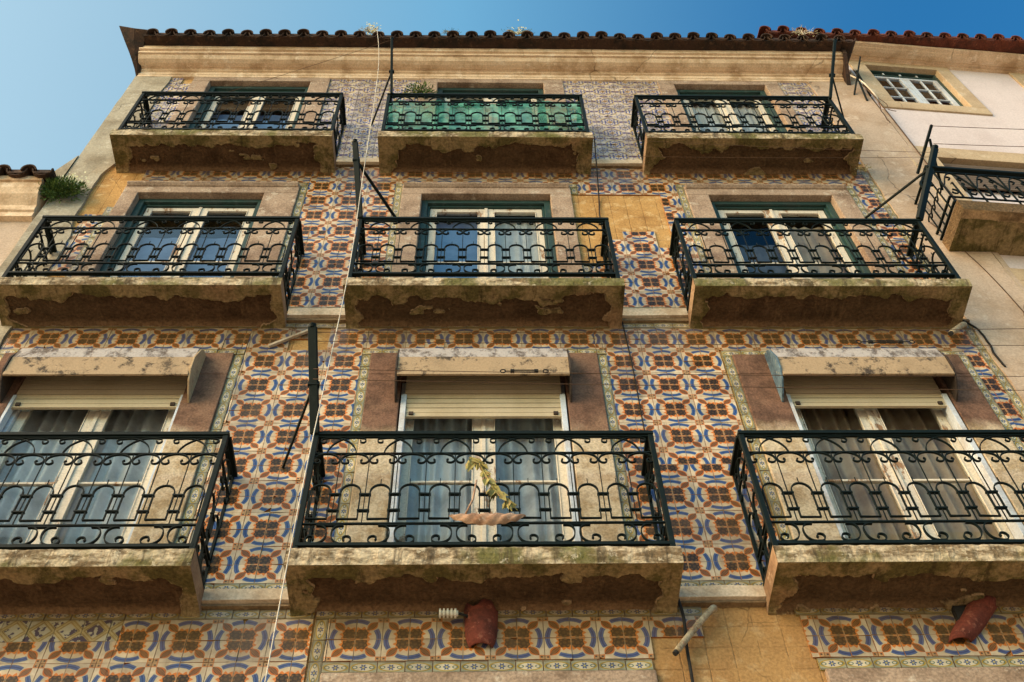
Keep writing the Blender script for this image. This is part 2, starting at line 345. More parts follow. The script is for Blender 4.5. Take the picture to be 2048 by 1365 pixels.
# ------------------------------------------------------------------ mesh builder
class MB:
    def __init__(s): s.v = []; s.f = []; s.mi = []; s.uv = {}; s.tint = {}; s.bare = None
    def add(s, vs, fs, mi=0):
        b = len(s.v); s.v += [tuple(p) for p in vs]; s.f += [tuple(i+b for i in f) for f in fs]; s.mi += [mi]*len(fs); return b
    def box(s, x0, x1, y0, y1, z0, z1, mi=0):
        s.add([(x, y, z) for x in (x0, x1) for y in (y0, y1) for z in (z0, z1)],
              [(0, 1, 3, 2), (4, 6, 7, 5), (0, 4, 5, 1), (2, 3, 7, 6), (0, 2, 6, 4), (1, 5, 7, 3)], mi)
    def sweep(s, pts, section, mi=0, up=None, caps=True):
        """section: list of (a, b) offsets in the frame normal to the path"""
        P = [Vector(p) for p in pts]; n = len(P); k = len(section); vs = []; side = None
        for i in range(n):
            t = (P[min(i+1, n-1)] - P[max(i-1, 0)])
            t = t.normalized() if t.length > 1e-9 else Vector((0, 0, 1))
            if up is not None:
                w = Vector(up); sd_ = t.cross(w)
                sd_ = sd_.normalized() if sd_.length > 1e-6 else Vector((1, 0, 0)); w2 = Vector(up)
            else:
                if side is None:
                    ref = Vector((0, 0, 1)) if abs(t.z) < .9 else Vector((1, 0, 0)); side = t.cross(ref).normalized()
                side = (side - t*side.dot(t)).normalized(); sd_ = side; w2 = t.cross(side)
            for a, b_ in section: vs.append(P[i] + sd_*a + w2*b_)
        fs = [(i*k+j, i*k+(j+1) % k, (i+1)*k+(j+1) % k, (i+1)*k+j) for i in range(n-1) for j in range(k)]
        if caps: fs += [tuple(range(k))[::-1], tuple((n-1)*k+j for j in range(k))]
        s.add(vs, fs, mi)
    def tube(s, pts, r, n=8, mi=0):
        s.sweep(pts, [(r*math.cos(2*PI*i/n), r*math.sin(2*PI*i/n)) for i in range(n)], mi)
    def build(s, name, mats, parent=None, bevel=0, smooth=False, loc=None):
        me = bpy.data.meshes.new(name)
        off = Vector(loc) if loc is not None else Vector((0, 0, 0))
        me.from_pydata([(p[0]-off.x, p[1]-off.y, p[2]-off.z) for p in s.v], [], s.f)
        mats = mats if isinstance(mats, (list, tuple)) else [mats]
        for m in mats: me.materials.append(MT[m] if isinstance(m, str) else m)
        me.polygons.foreach_set('material_index', s.mi)
        if s.uv:
            ul = me.uv_layers.new(name='UVMap')
            ta = me.attributes.new('tint', 'FLOAT', 'FACE')
            for fi, u in s.uv.items():
                st = me.polygons[fi].loop_start
                for k, c in enumerate(u): ul.data[st+k].uv = c
            for fi, t in s.tint.items(): ta.data[fi].value = t
        if s.bare is not None:
            ba = me.attributes.new('bare', 'FLOAT', 'POINT')
            for i, t in enumerate(s.bare): ba.data[i].value = t
        me.update()
        if smooth: me.polygons.foreach_set('use_smooth', [True]*len(me.polygons))
        o = bpy.data.objects.new(name, me); COL.objects.link(o)
        if parent is not None: o.parent = parent
        o.location = off
        if bevel:
            b = o.modifiers.new('bevel', 'BEVEL'); b.width = bevel; b.segments = 2; b.limit_method = 'ANGLE'
        return o

def thing(name, label, cat, loc=(0, 0, 0), rz=0, group=None):
    o = bpy.data.objects.new(name, None); COL.objects.link(o); o.location = loc; o.rotation_euler = (0, 0, rz)
    o.empty_display_size = .1; o['label'] = label; o['category'] = cat
    if group: o['group'] = group
    return o
def tag(o, label, cat, group=None):
    o['label'] = label; o['category'] = cat
    if group: o['group'] = group
    return o

def hsh(i, j, k=0):
    n = (i*374761393 + j*668265263 + k*2147483647 + 12345) & 0xffffffff
    n = ((n ^ (n >> 13))*1274126177) & 0xffffffff
    return ((n ^ (n >> 16)) & 0xffff)/65535.0
def vn(x, y, k=0):
    i, j = math.floor(x), math.floor(y); a, b = x-i, y-j; a = a*a*(3-2*a); b = b*b*(3-2*b)
    return (hsh(i, j, k)*(1-a)+hsh(i+1, j, k)*a)*(1-b) + (hsh(i, j+1, k)*(1-a)+hsh(i+1, j+1, k)*a)*b
def fbm(x, y, k=0, o=4):
    t = 0; a = .5
    for q in range(o): t += a*vn(x*2**q, y*2**q, k+q*7); a *= .5
    return t
def sstep(a, b, x):
    t = max(0, min(1, (x-a)/(b-a))); return t*t*(3-2*t)

# ------------------------------------------------------------------ layout of the facade (metres, facade plane y = 0)
XL, XR = -3.79, 4.30           # house ends
TL, TR = -3.40, 3.71           # ends of the tiled field
FL = {1: dict(ztop=5.745, zbot=5.62, rail=5.80, H=.945, top=7.76),
      2: dict(ztop=8.485, zbot=8.375, rail=8.605, H=.875, top=10.53),
      3: dict(ztop=11.12, zbot=11.00, rail=11.225, H=.90, top=13.26)}
RAILX = {1: [(-3.50, -1.50), (-.965, 1.035), (1.585, 3.585)],
         2: [(-3.45, -1.45), (-.945, 1.035), (1.605, 3.59)],
         3: [(-3.33, -1.37), (-.895, 1.03), (1.59, 3.555)]}
OPEN = {1: [(-3.10, -1.98), (-.53, .60), (2.10, 3.22)],
        2: [(-3.04, -1.92), (-.51, .65), (2.09, 3.22)],
        3: [(-2.95, -1.85), (-.45, .72), (2.18, 3.20)]}
SURR = {1: [(-3.33, -1.73, 8.02), (-.76, .85, 8.02), (1.82, 3.46, 8.00)],
        2: [(-3.18, -1.62, 10.70), (-.69, .84, 10.70), (1.89, 3.40, 10.70)],
        3: [(-3.14, -1.64, 13.36), (-.64, .94, 13.36), (2.0, 3.36, 13.36)]}
COLN = ['left', 'middle', 'right']; FLN = {1: 'lowest', 2: 'middle', 3: 'top'}

house = thing('tiled_apartment_house', 'old apartment house clad in worn blue and orange patterned tiles with nine balconies', 'house', (0, 0, 0))
def H(mb, name, mats, parent=house, **k): return mb.build(name, mats, parent, **k)

# wall core with door openings
def sheet(mb, x0, x1, z0, z1, holes, y=0.0, mi=0):
    xs = sorted({x0, x1, *[h[0] for h in holes], *[h[1] for h in holes]}); zs = sorted({z0, z1, *[h[2] for h in holes], *[h[3] for h in holes]})
    for a, b in zip(xs, xs[1:]):
        for c, d in zip(zs, zs[1:]):
            mx, mz = (a+b)/2, (c+d)/2
            if any(h[0] < mx < h[1] and h[2] < mz < h[3] for h in holes) or not (x0 < mx < x1 and z0 < mz < z1): continue
            mb.add([(a, y, c), (b, y, c), (b, y, d), (a, y, d)], [(0, 1, 2, 3)], mi)
mb = MB(); holes = [(OPEN[f][c][0], OPEN[f][c][1], FL[f]['ztop'], FL[f]['top']) for f in (1, 2, 3) for c in range(3)]
holes.append((-.5, .6, .3, 5.05)); 
sheet(mb, XL+.01, XR, 0, 13.45, holes, 0)
mb.add([(XL+.01, 0, 0), (XL+.01, 0, 13.45), (XL+.01, 6, 13.45), (XL+.01, 6, 0)], [(0, 1, 2, 3)])
mb.add([(XR, 6, 0), (XR, 6, 13.45), (XL+.01, 6, 13.45), (XL+.01, 6, 0)], [(0, 1, 2, 3)])
mb.add([(XR, 0, 0), (XR, 0, 13.45), (XR, 6, 13.45), (XR, 6, 0)], [(3, 2, 1, 0)])
H(mb, 'wall', 'mortar')
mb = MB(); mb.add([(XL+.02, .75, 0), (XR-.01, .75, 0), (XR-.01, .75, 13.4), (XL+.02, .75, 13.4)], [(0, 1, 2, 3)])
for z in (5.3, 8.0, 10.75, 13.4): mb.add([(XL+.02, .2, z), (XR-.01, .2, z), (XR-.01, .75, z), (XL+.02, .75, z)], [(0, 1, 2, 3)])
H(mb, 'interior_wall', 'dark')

# pilasters
def slabgrid(mb, x0, x1, z0, z1, y, nx, nz, amp, k=0, mi=0):
    vs = [(x0+(x1-x0)*i/nx, y-(fbm(x0*3+i*.4, z0+j*.4, k)-.5)*amp, z0+(z1-z0)*j/nz) for j in range(nz+1) for i in range(nx+1)]
    fs = [(j*(nx+1)+i, j*(nx+1)+i+1, (j+1)*(nx+1)+i+1, (j+1)*(nx+1)+i) for j in range(nz) for i in range(nx)]
    mb.add(vs, fs, mi)
mb = MB(); n = 150
zs = [13.38*i/n for i in range(n+1)]
for mbx, (xa, xb, ja, jb) in enumerate([(XL, TL, 0, 1), (TR, XR-.01, 1, 0)]):
    mb = MB(); vs = []
    for z in zs:
        w = (fbm(z*3.1, mbx*9.0, 5)-.5)*.05 + (fbm(z*11, 3.0, 8)-.5)*.03
        a = xa + (w if mbx == 1 else (fbm(z*5, 1, 3)-.5)*.012); b = xb + (w if mbx == 0 else 0)
        if mbx == 0 and z > 9.7 and z < 11.7: b += -.07*sstep(9.7, 10.2, z) + .10*sstep(10.9, 11.3, z)
        y = -.028
        vs += [(a, .02, z), (a, y, z), (a+(b-a)*.33, y-(fbm(z*2, 1)-.5)*.02, z), (a+(b-a)*.66, y-(fbm(z*2, 4)-.5)*.02, z), (b, y, z), (b, .002, z)]
    fs = [(i*6+j, i*6+j+1, (i+1)*6+j+1, (i+1)*6+j) for i in range(n) for j in range(5)]
    mb.add(vs, fs); H(mb, 'pilaster', 'pilaster_grey' if mbx == 0 else 'pilaster')

# ---- tiles
def in_poly(x, z, p):
    c = False; j = len(p)-1
    for i in range(len(p)):
        if (p[i][1] > z) != (p[j][1] > z) and x < (p[j][0]-p[i][0])*(z-p[i][1])/(p[j][1]-p[i][1])+p[i][0]: c = not c
        j = i
    return c
MISSING = [[(.80, 10.60), (1.70, 10.52), (1.66, 9.60), (1.52, 9.66), (1.50, 9.86), (1.22, 9.86), (1.20, 9.70), (1.05, 9.68), (1.02, 9.30), (.84, 9.28)],
           [(-1.48, 8.09), (-1.10, 8.09), (-1.10, 8.36), (-1.22, 8.36)],
           [(.93, 4.6), (.93, 5.44), (1.14, 5.46), (1.2, 5.7), (1.66, 5.7), (1.74, 5.45), (1.72, 4.6)],
           [(-3.6, 10.16), (-3.17, 10.22), (-3.10, 10.8), (-3.10, 10.96), (-3.2, 11.2), (-3.6, 11.4)],
           [(-3.6, 8.6), (-3.33, 8.6), (-3.2, 9.05), (-3.30, 9.15), (-3.6, 9.4)],
           [(-3.0, 5.58), (-2.82, 5.58), (-2.82, 5.7), (-3.0, 5.7)],
           [(-3.2, 13.22), (-3.0, 13.15), (-3.0, 13.4), (-3.2, 13.4)]]
def missing(x, z): return any(in_poly(x, z, p) for p in MISSING)
TS = .14
def tile(mb, x0, x1, z0, z1, uv, mi, thick=.011):
    g = .0011; y = -thick - rnd.random()*.0018; t1, t2 = (rnd.random()-.5)*.0045, (rnd.random()-.5)*.0045
    x0 += g; x1 -= g; z0 += g; z1 -= g
    b = len(mb.f)
    vs = [(x0, y+t1, z0), (x1, y-t1+t2, z0), (x1, y-t1-t2, z1), (x0, y+t1-t2, z1)]
    vb = [(p[0], .0005, p[2]) for p in vs]
    if rnd.random() < .07 and x1-x0 > .06 and z1-z0 > .05:      # chipped corner
        q = rnd.randrange(4); A, B, Cn = Vector(vs[q]), Vector(vs[(q+1) % 4]), Vector(vs[q-1]); f1, f2 = rnd.uniform(.06, .3), rnd.uniform(.06, .3)
        p1, p2 = A.lerp(Cn, f1), A.lerp(B, f2); uA, uB, uC = uv[q], uv[(q+1) % 4], uv[q-1]
        u1 = tuple(uA[k]+(uC[k]-uA[k])*f1 for k in (0, 1)); u2 = tuple(uA[k]+(uB[k]-uA[k])*f2 for k in (0, 1))
        o = [(q+1) % 4, (q+2) % 4, (q+3) % 4]
        mb.add([tuple(p1), tuple(p2)] + [vs[i] for i in o] + [(p[0], .0005, p[2]) for p in (p1, p2)], [(0, 1, 2, 3, 4), (0, 5, 6, 1)], mi)
        mb.uv[b] = [u1, u2] + [uv[i] for i in o]; mb.tint[b] = rnd.random(); mb.uv[b+1] = [(.5, .02)]*4; mb.tint[b+1] = 0
        return
    mb.add(vs+vb, [(0, 1, 2, 3), (0, 4, 5, 1), (1, 5, 6, 2), (2, 6, 7, 3), (3, 7, 4, 0)], mi)
    mb.uv[b] = uv; mb.tint[b] = rnd.random()
    for q in range(1, 5): mb.uv[b+q] = [(.5, .02)]*4; mb.tint[b+q] = 0
def clip(x0, x1, z0, z1, holes):
    rects = [(x0, x1, z0, z1)]
    for h in holes:
        nr = []
        for (a, b, c, d) in rects:
            if h[0] >= b or h[1] <= a or h[2] >= d or h[3] <= c: nr.append((a, b, c, d)); continue
            if h[0] > a: nr.append((a, h[0], c, d))
            if h[1] < b: nr.append((h[1], b, c, d))
            a2, b2 = max(a, h[0]), min(b, h[1])
            if h[2] > c: nr.append((a2, b2, c, h[2]))
            if h[3] < d: nr.append((a2, b2, h[3], d))
        rects = [r for r in nr if r[1]-r[0] > .012 and r[3]-r[2] > .012]
    return rects
def field(mb, x0, x1, z0, z1, px, pz, holes, mi, slip=None):
    """px, pz: position of one rosette centre"""
    i0 = math.floor((x0-px)/TS)-1; i1 = math.ceil((x1-px)/TS)+1; j0 = math.floor((z0-pz)/TS)-1; j1 = math.ceil((z1-pz)/TS)+1
    for j in range(j0, j1):
        for i in range(i0, i1):
            a, c = px+i*TS, pz+j*TS
            a_, b_, c_, d_ = max(a, x0), min(a+TS, x1), max(c, z0), min(c+TS, z1)
            if b_-a_ < .012 or d_-c_ < .012: continue
            if missing((a_+b_)/2, (c_+d_)/2): continue
            ii, jj = i, j
            if slip: ii += slip(i, j, a, c)
            fx = (lambda X: (X-a)/TS) if ii % 2 == 0 else (lambda X: 1-(X-a)/TS)
            fz = (lambda Z: (Z-c)/TS) if jj % 2 == 0 else (lambda Z: 1-(Z-c)/TS)
            if rnd.random() < .006: fx0 = fx; fx = lambda X: 1-fx0(X)
            for (p, q, s_, t) in clip(a_, b_, c_, d_, holes):
                tile(mb, p, q, s_, t, [(fx(p), fz(s_)), (fx(q), fz(s_)), (fx(q), fz(t)), (fx(p), fz(t))], mi)
def border_h(mb, x0, x1, z0, z1, mi, off=0.0):
    x = x0 - off
    while x < x1 - .01:
        a, b = max(x, x0), min(x+TS, x1)
        if b-a > .01 and not missing((a+b)/2, (z0+z1)/2):
            u0, u1 = (a-x)/TS, (b-x)/TS
            tile(mb, a, b, z0, z1, [(u0+.001, -1), (u1-.001, -1), (u1-.001, 1), (u0+.001, 1)], mi, .0125)
        x += TS
def border_v(mb, x0, x1, z0, z1, mi):
    z = z0
    while z < z1 - .01:
        b = min(z+TS, z1)
        if not missing((x0+x1)/2, (z+b)/2):
            u1 = (b-z)/TS
            tile(mb, x0, x1, z, b, [(.001, -1), (.001, 1), (u1-.001, 1), (u1-.001, -1)], mi, .0125)
        z += TS
BW = .068
mb = MB()
# storey 1 (between ledges 1 and 2)
def framed(f, zlo, zcap):
    hs = []
    for c, (a, b, t) in enumerate(SURR[f]):
        hs.append((a-BW, b+BW, zlo-.2, t+BW))
        border_v(mb, a-BW, a, zlo, t, 2); border_v(mb, b, b+BW, zlo, t, 2)
        border_h(mb, a-BW, b+BW, t, t+BW, 2)
    return hs
RZ1 = 8.22
hs = framed(1, 5.775, 8.46)
border_h(mb, TL, TR, 5.77, 5.84, 2); border_h(mb, TL, TR, 8.365, 8.43, 2, .05)
border_v(mb, TR-BW, TR, 5.84, 8.365, 2)
hs1 = hs
def slip_r(i, j, a, c): return 1 if (a > 1.0 and a < 1.8 and c < 6.74) else 0
field(mb, TL, -1.66, 5.84, 8.365, -2.814, RZ1, hs1, 0)
field(mb, -1.66, .85, 5.84, 8.365, -.945, RZ1, hs1, 0)
field(mb, .85, TR-BW, 5.84, 8.365, 1.04, RZ1, hs1, 0, slip_r)
# storey 2
RZ2 = 10.70
hs2 = framed(2, 8.60, 11.0)
border_h(mb, TL, TR, 8.585, 8.65, 2, .03)
border_v(mb, TR-BW, TR, 8.65, 11.11, 2)
field(mb, TL, -1.55, 8.65, 11.11, -2.95, RZ2, hs2, 0)
field(mb, -1.55, .84, 8.65, 11.11, -1.710, RZ2, hs2, 0)
field(mb, .84, TR-BW, 8.65, 11.11, 1.09, RZ2, hs2, 0)
# storey 3, violet tiles
hs3 = [(a, b, 11.0, t+.05) for a, b, t in SURR[3]]
field(mb, TL, TR, 11.24, 13.38, -1.16, 12.22, hs3, 1)
# ground storey
GX0, GX1 = -.79, .90
border_h(mb, TL, GX0-BW-.01, 5.585, 5.65, 2); border_h(mb, GX0-BW, 1.2, 5.585, 5.65, 2, .04); border_h(mb, 1.70, TR, 5.585, 5.65, 2)
border_v(mb, GX0-BW, GX0, 4.6, 5.585, 2); border_h(mb, GX0, GX1, 5.225, 5.30, 2); border_v(mb, GX1, GX1+BW, 4.6, 5.225+.075, 2); border_h(mb, 1.74, 3.4, 5.225, 5.30, 2)
field(mb, TL, -1.86, 5.445, 5.585, -2.9, 5.445, [], 3)
field(mb, TL, -1.86, 4.6, 5.445, -2.625, 5.445, [], 0)
field(mb, -1.86, GX0-BW-.01, 4.6, 5.585, -1.505, 5.445, [], 0)
field(mb, GX0, 1.2, 5.305, 5.585, -.638, 5.445, [], 0)
field(mb, 1.72, TR, 5.305, 5.585, 1.926, 5.445, [], 0)
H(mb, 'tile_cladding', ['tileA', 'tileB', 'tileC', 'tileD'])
# diag tile uv rescale is in the shader

# ground-floor stone lintels
for a, b in ((GX0+.002, GX1-.002), (1.76, 3.4)):
    mb = MB(); mb.box(a, b, -.03, .1, 4.9, 5.22); H(mb, 'lintel', 'stone', bevel=.006)

# ledges between the balconies and moulding underneath
def rough_bar(mb, x0, x1, prof, step=.05, amp=.006, k=0, mi=0, holes=None):
    n = max(2, int((x1-x0)/step)); m = len(prof); vs = []
    for i in range(n+1):
        x = x0+(x1-x0)*i/n
        for j, (y, z) in enumerate(prof):
            e = 0 if j in (0, m-1) else 1
            vs.append((x, y+e*(fbm(x*6, j*3.3+k, k)-.47)*amp*2, z+e*(fbm(x*5, j*5.1+k+40, k)-.47)*amp*1.6))
    fs = [(i*m+j, (i+1)*m+j, (i+1)*m+j+1, i*m+j+1) for i in range(n) for j in range(m-1)]
    fs += [tuple(range(m)), tuple(n*m+j for j in range(m))[::-1]]
    mb.add(vs, fs, mi)
for f, z0, z1 in ((1, 5.672, 5.77), (2, 8.465, 8.585), (3, 11.125, 11.235)):
    r = RAILX[f]
    spans = [(r[0][1]+.03, r[1][0]-.03), (r[1][1]+.03, r[2][0]-.03)]
    for a, b in spans:
        mb = MB(); rough_bar(mb, a, b, [(.0, z1), (-.05, z1-.004), (-.055, z1-.02), (-.055, z0+.01), (0, z0)], k=f)
        H(mb, 'ledge', 'ledge')
for f, z0, z1 in ((1, 5.652, 5.671), (2, 8.43, 8.464), (3, 11.11, 11.124)):
    mb = MB(); rough_bar(mb, TL, TR, [(0, z1), (-.035, z1-.002), (-.035, z0+.004), (0, z0)], k=f+9, amp=.004)
    H(mb, 'moulding', 'mould')

# surrounds
def surround(f, c):
    a, b, t = SURR[f][c]; o0, o1 = OPEN[f][c]; zt = FL[f]['top']; zb = FL[f]['ztop']-.05
    mb = MB(); y0 = -.032 if f < 3 else -.03; y1 = .13
    mb.box(a, o0, y0, y1, zb, zt); mb.box(o1, b, y0, y1, zb, zt); mb.box(a, b, y0, y1, zt+.001, t)
    if f == 2: rough_bar(mb, a+.01, b-.01, [(y0+.001, t-.002), (y0-.03, t-.004), (y0-.035, t-.03), (y0-.012, t-.055), (y0+.001, t-.06)], k=c, amp=.003)
    H(mb, 'surround', 'granite' if f == 1 else 'stone', bevel=.006)
for f in (1, 2, 3):
    for c in range(3): surround(f, c)

# ------------------------------------------------------------------ French doors
def door(f, c):
    x0, x1 = OPEN[f][c]; zb, zt = FL[f]['ztop'], FL[f]['top']
    w = .035 if f == 1 else .055
    yf = .055 if f > 1 else .045
    fr = MB()
    if f == 1:
        fr.box(x0+.001, x0+w, yf, yf+.05, zb, zt); fr.box(x1-w, x1-.001, yf, yf+.05, zb, zt); fr.box(x0+w, x1-w, yf, yf+.05, zt-w, zt-.001)
    else:
        fr.box(x0+.001, x0+w, yf-.02, yf+.06, zb, zt-.001); fr.box(x1-w, x1-.001, yf-.02, yf+.06, zb, zt-.001); fr.box(x0+w, x1-w, yf-.02, yf+.06, zt-w, zt-.001)
        fr.box(x0+w, x0+w+.02, yf+.01, yf+.06, zb, zt-w); fr.box(x1-w-.02, x1-w, yf+.01, yf+.06, zb, zt-w); fr.box(x0+w+.02, x1-w-.02, yf+.01, yf+.06, zt-w-.02, zt-w)
        w += .02
    root = H(fr, 'french_door', 'bluewhite' if f == 1 else 'green', bevel=.003)
    if f == 1: root['label'] = 'white framed double glass door with curtains behind the glass'
    a, b = x0+w, x1-w; mid = (a+b)/2; top = zt-w
    yl = yf+.03
    for k, (p, q) in enumerate(((a+.003, mid-.003), (mid+.003, b-.003))):
        lf = MB(); so_, si = (.055, .065) if k == 0 else (.065, .055)
        lf.box(p, p+so_, yl, yl+.04, zb+.02, top-.003); lf.box(q-si, q, yl, yl+.04, zb+.02, top-.003)
        lf.box(p+so_, q-si, yl+.001, yl+.039, top-.058, top-.003)
        lf.box(p+so_, q-si, yl+.001, yl+.039, zb+.02, zb+.30)
        zm = zb+1.02 if f != 3 else zb+.95
        lf.box(p+so_, q-si, yl+.008, yl+.032, zm, zm+.018)
        lf.box(p+so_, p+so_+.008, yl-.006, yl+.001, zb+.3, top-.06); lf.box(q-si-.008, q-si, yl-.006, yl+.001, zb+.3, top-.06)
        H(lf, 'door_leaf', 'whitepaint', root, bevel=.003)
        gm = MB(); ys = yl+.02; tl = (rnd.random()-.5)*.01
        gm.add([(p+so_, ys, zb+.3), (q-si, ys+tl, zb+.3), (q-si, ys+tl*.6, top-.058), (p+so_, ys, top-.058)], [(0, 1, 2, 3)])
        H(gm, 'pane', 'glass2' if (f, c) in ((2, 0), (3, 0), (2, 1)) and not (c == 1 and k) else 'glass', root)
    # astragal over the meeting stiles
    am = MB(); am.box(mid-.014, mid+.014, yl-.012, yl, zb+.02, top-.005); H(am, 'cover_strip', 'whitepaint', root, bevel=.003)
    # curtains
    def curtain(ca, cb, z0, z1, y, waves, mat, amp=.018, seed=0):
        cm = MB(); n = 90; m = 6; vs = []
        for j in range(m+1):
            for i in range(n+1):
                x = ca+(cb-ca)*i/n; ph = waves*2*PI*i/n
                vs.append((x, y+amp*math.sin(ph+.8*math.sin(ph*.37+seed)+j*.05)*(.6+.5*fbm(i*.08, seed, 2)), z0+(z1-z0)*j/m))
        cm.add(vs, [(j*(n+1)+i, j*(n+1)+i+1, (j+1)*(n+1)+i+1, (j+1)*(n+1)+i) for j in range(m) for i in range(n)])
        H(cm, 'curtain', mat, root, smooth=True)
    if f == 1:
        curtain(x0, mid, zb, zt, .19, 6, 'reflcurtain' if c == 2 else 'curtain', .032, seed=c); curtain(mid, x1, zb, zt, .19, 5, 'reflcurtain' if c == 2 else 'curtain', .032, seed=c+3)
    elif f == 2:
        if c == 0: curtain(x0, x1, zb, zb+1.6, .19, 5, 'bluecurtain', .006, 2)
        if c == 1: curtain(x0, mid-.02, zb, zb+1.9, .19, 3, 'bluecurtain', .006, 2); curtain(mid+.02, x1, zb, zt-.1, .2, 6, 'curtain', .01, 5)
        if c == 2: curtain(x0+.1, mid-.02, zb, zb+1.5, .19, 3, 'duskcloth', .006, 2); curtain(mid+.02, x1, zb, zt-.2, .2, 5, 'reflcurtain', .012, 2)
    else:
        if c == 0: curtain(x0, x1, zb, zb+1.7, .19, 4, 'bluecurtain', .006, 2)
        if c == 1: curtain(x0, x1, zb, zt-.2, .19, 8, 'curtain', .01, 1)
        if c == 2: curtain(x0, x1, zb, zt-.1, .19, 14, 'curtain', .014, 4)
    return root
doors = {(f, c): door(f, c) for f in (1, 2, 3) for c in range(3)}

# roller shutters of the lowest floor
def shutter(c, x0, x1, zb, ext):
    ybk = -.034; z0 = 7.545
    mb = MB()
    rough_bar(mb, x0, x1, [(ybk, 7.955), (-.15, 7.90), (-.186, 7.745), (-.173, 7.745), (-.138, 7.888), (ybk, 7.94)], step=.04, amp=.002, k=c, mi=0)
    rough_bar(mb, x0+.001, x1-.001, [(-.172, 7.744), (-.187, 7.744), (-.187, z0), (-.172, z0)], step=.04, amp=.003, k=c+4, mi=1)
    box = H(mb, 'shutter_box', ['boxtop', 'boxpaint'])
    for k, (xa, xb) in enumerate(((x0-.014, x0-.001), (x1+.001, x1+.014))):
        cm = MB(); prof = [(ybk, 7.975), (-.09, 7.96), (-.14, 7.90), (-.20, 7.73), (-.198, 7.60), (-.16, 7.52), (-.09, 7.455), (ybk, 7.43)]
        m = len(prof); vs = [(x, y, z) for x in (xa, xb) for y, z in prof]
        cm.add(vs, [tuple(range(m)), tuple(range(m, 2*m))[::-1]] + [(j, m+j, m+(j+1) % m, (j+1) % m) for j in range(m)])
        H(cm, 'end_cap', 'capblue' if c == 2 and k == 0 else ('capcream' if c == 0 and k == 1 else 'capdark'), box, bevel=.002)
    bl = MB(); z = 7.89; o0, o1 = x0+.05, x1-.05
    while z > zb:
        h = .052
        bl.sweep([(o0, 0.0, z), (o1, 0.0, z)], [(.016, -.023), (-.006, -.019), (-.013, -.004), (-.011, .010), (.002, .020), (.016, .0215)], 0, up=(0, 0, 1))
        z -= h
    bl.box(o0+.003, o1-.003, -.014, .006, z-.01, z+.028)
    H(bl, 'roller_slats', 'blind', box)
    for xx in (o0+.05, o1-.05):
        st = MB(); st.box(xx-.016, xx+.016, -.026, -.013, z+.0, z+.03); H(st, 'shutter_stop', 'capdark', box, bevel=.003)
    for xx in (o0-.005, o1+.005):
        gm = MB(); gm.box(xx-.018, xx+.018, -.03, .03, FL[1]['ztop'], 7.53); H(gm, 'guide_rail', 'bluewhite', box, bevel=.002)
shutter(0, -3.145, -1.93, 7.43, 0); shutter(1, -.545, .615, 7.345, 0); shutter(2, 2.06, 3.235, 7.44, 0)

# ------------------------------------------------------------------ balconies
def slab(f, c):
    r0, r1 = RAILX[f][c]; x0, x1 = r0-.03, r1+.03; zt, zb = FL[f]['ztop'], FL[f]['zbot']; yf = -.375; k = f*10+c
    mb = MB(); bare = []; nx, ny = 300, 56
    W = x1-x0
    def mask(x, y):
        d = y-yf; e = min(x-x0, x1-x)
        a = .115+.085*(fbm(x*3.3, k, k)-.45)*2+.06*(fbm(x*11, y*11, k+3)-.5)*2 - d
        b = .12+.10*(fbm(y*6, k+5, k)-.45)*2+.07*(fbm(x*12, y*12, k+5)-.5)*2 - e
        m = max(a, b)
        isl = fbm(x*4.2+7, y*7, k+11); jag = (fbm(x*38, y*38, k+13, 3)-.44)*.045; a += jag; b += jag
        if isl > (.64 if f == 1 else .70): m = max(m, (isl-.64)*.3)
        return sstep(.006, -.006, m)
    vs = []
    for j in range(ny+1):
        for i in range(nx+1):
            x = x0+W*i/nx; y = yf*(1-j/ny); q = mask(x, y); edge = 0 if i in (0, nx) or j in (0, ny) else 1
            z = zb + edge*(q*.026 + (fbm(x*9, y*9, k+20)-.5)*(.010+.012*q))
            # a small cove where the slab meets the wall
            z += -.02*sstep(-.05, 0, y)
            vs.append((x, y, z)); bare.append(q)
    fs = [(j*(nx+1)+i, (j+1)*(nx+1)+i, (j+1)*(nx+1)+i+1, j*(nx+1)+i+1) for j in range(ny) for i in range(nx)]
    mb.add(vs, fs, 0)
    # fascia, with a slightly crumbled lower arris
    n = 160; rows = [(yf, zb), (yf-.004, zb+.02), (yf-.008, zb+.05), (yf-.008, zt-.02), (yf+.004, zt)]
    vs = [(x0+W*i/n, y-(fbm(i*.35, j*2.1, k+30)-.5)*.012*(0 if j == 0 else 1), z-(fbm(i*.5, j*3, k+31)-.5)*.008*(0 if j == 0 else 1)) for j, (y, z) in enumerate(rows) for i in range(n+1)]
    mb.add(vs, [(j*(n+1)+i, j*(n+1)+i+1, (j+1)*(n+1)+i+1, (j+1)*(n+1)+i) for j in range(len(rows)-1) for i in range(n)], 1); bare += [0]*len(vs)
    for xx in (x0, x1):
        m = 14; vs = [(xx, yf+(0-yf)*i/m, z + (.02 if jz == 0 else 0)*0 - (.02*sstep(-.05, 0, yf+(0-yf)*i/m) if jz == 0 else 0)) for jz, z in enumerate((zb, zt)) for i in range(m+1)]
        fc = [(i, i+1, m+2+i, m+1+i) for i in range(m)]
        mb.add(vs, fc if xx == x1 else [g[::-1] for g in fc], 2); bare += [0]*len(vs)
    vs = [(x0, yf+.004, zt), (x1, yf+.004, zt), (x1, 0, zt), (x0, 0, zt)]; mb.add(vs, [(0, 1, 2, 3)], 1); bare += [0]*4
    mb.bare = bare
    return H(mb, 'balcony', ['under', 'slabedge', 'soffit'])

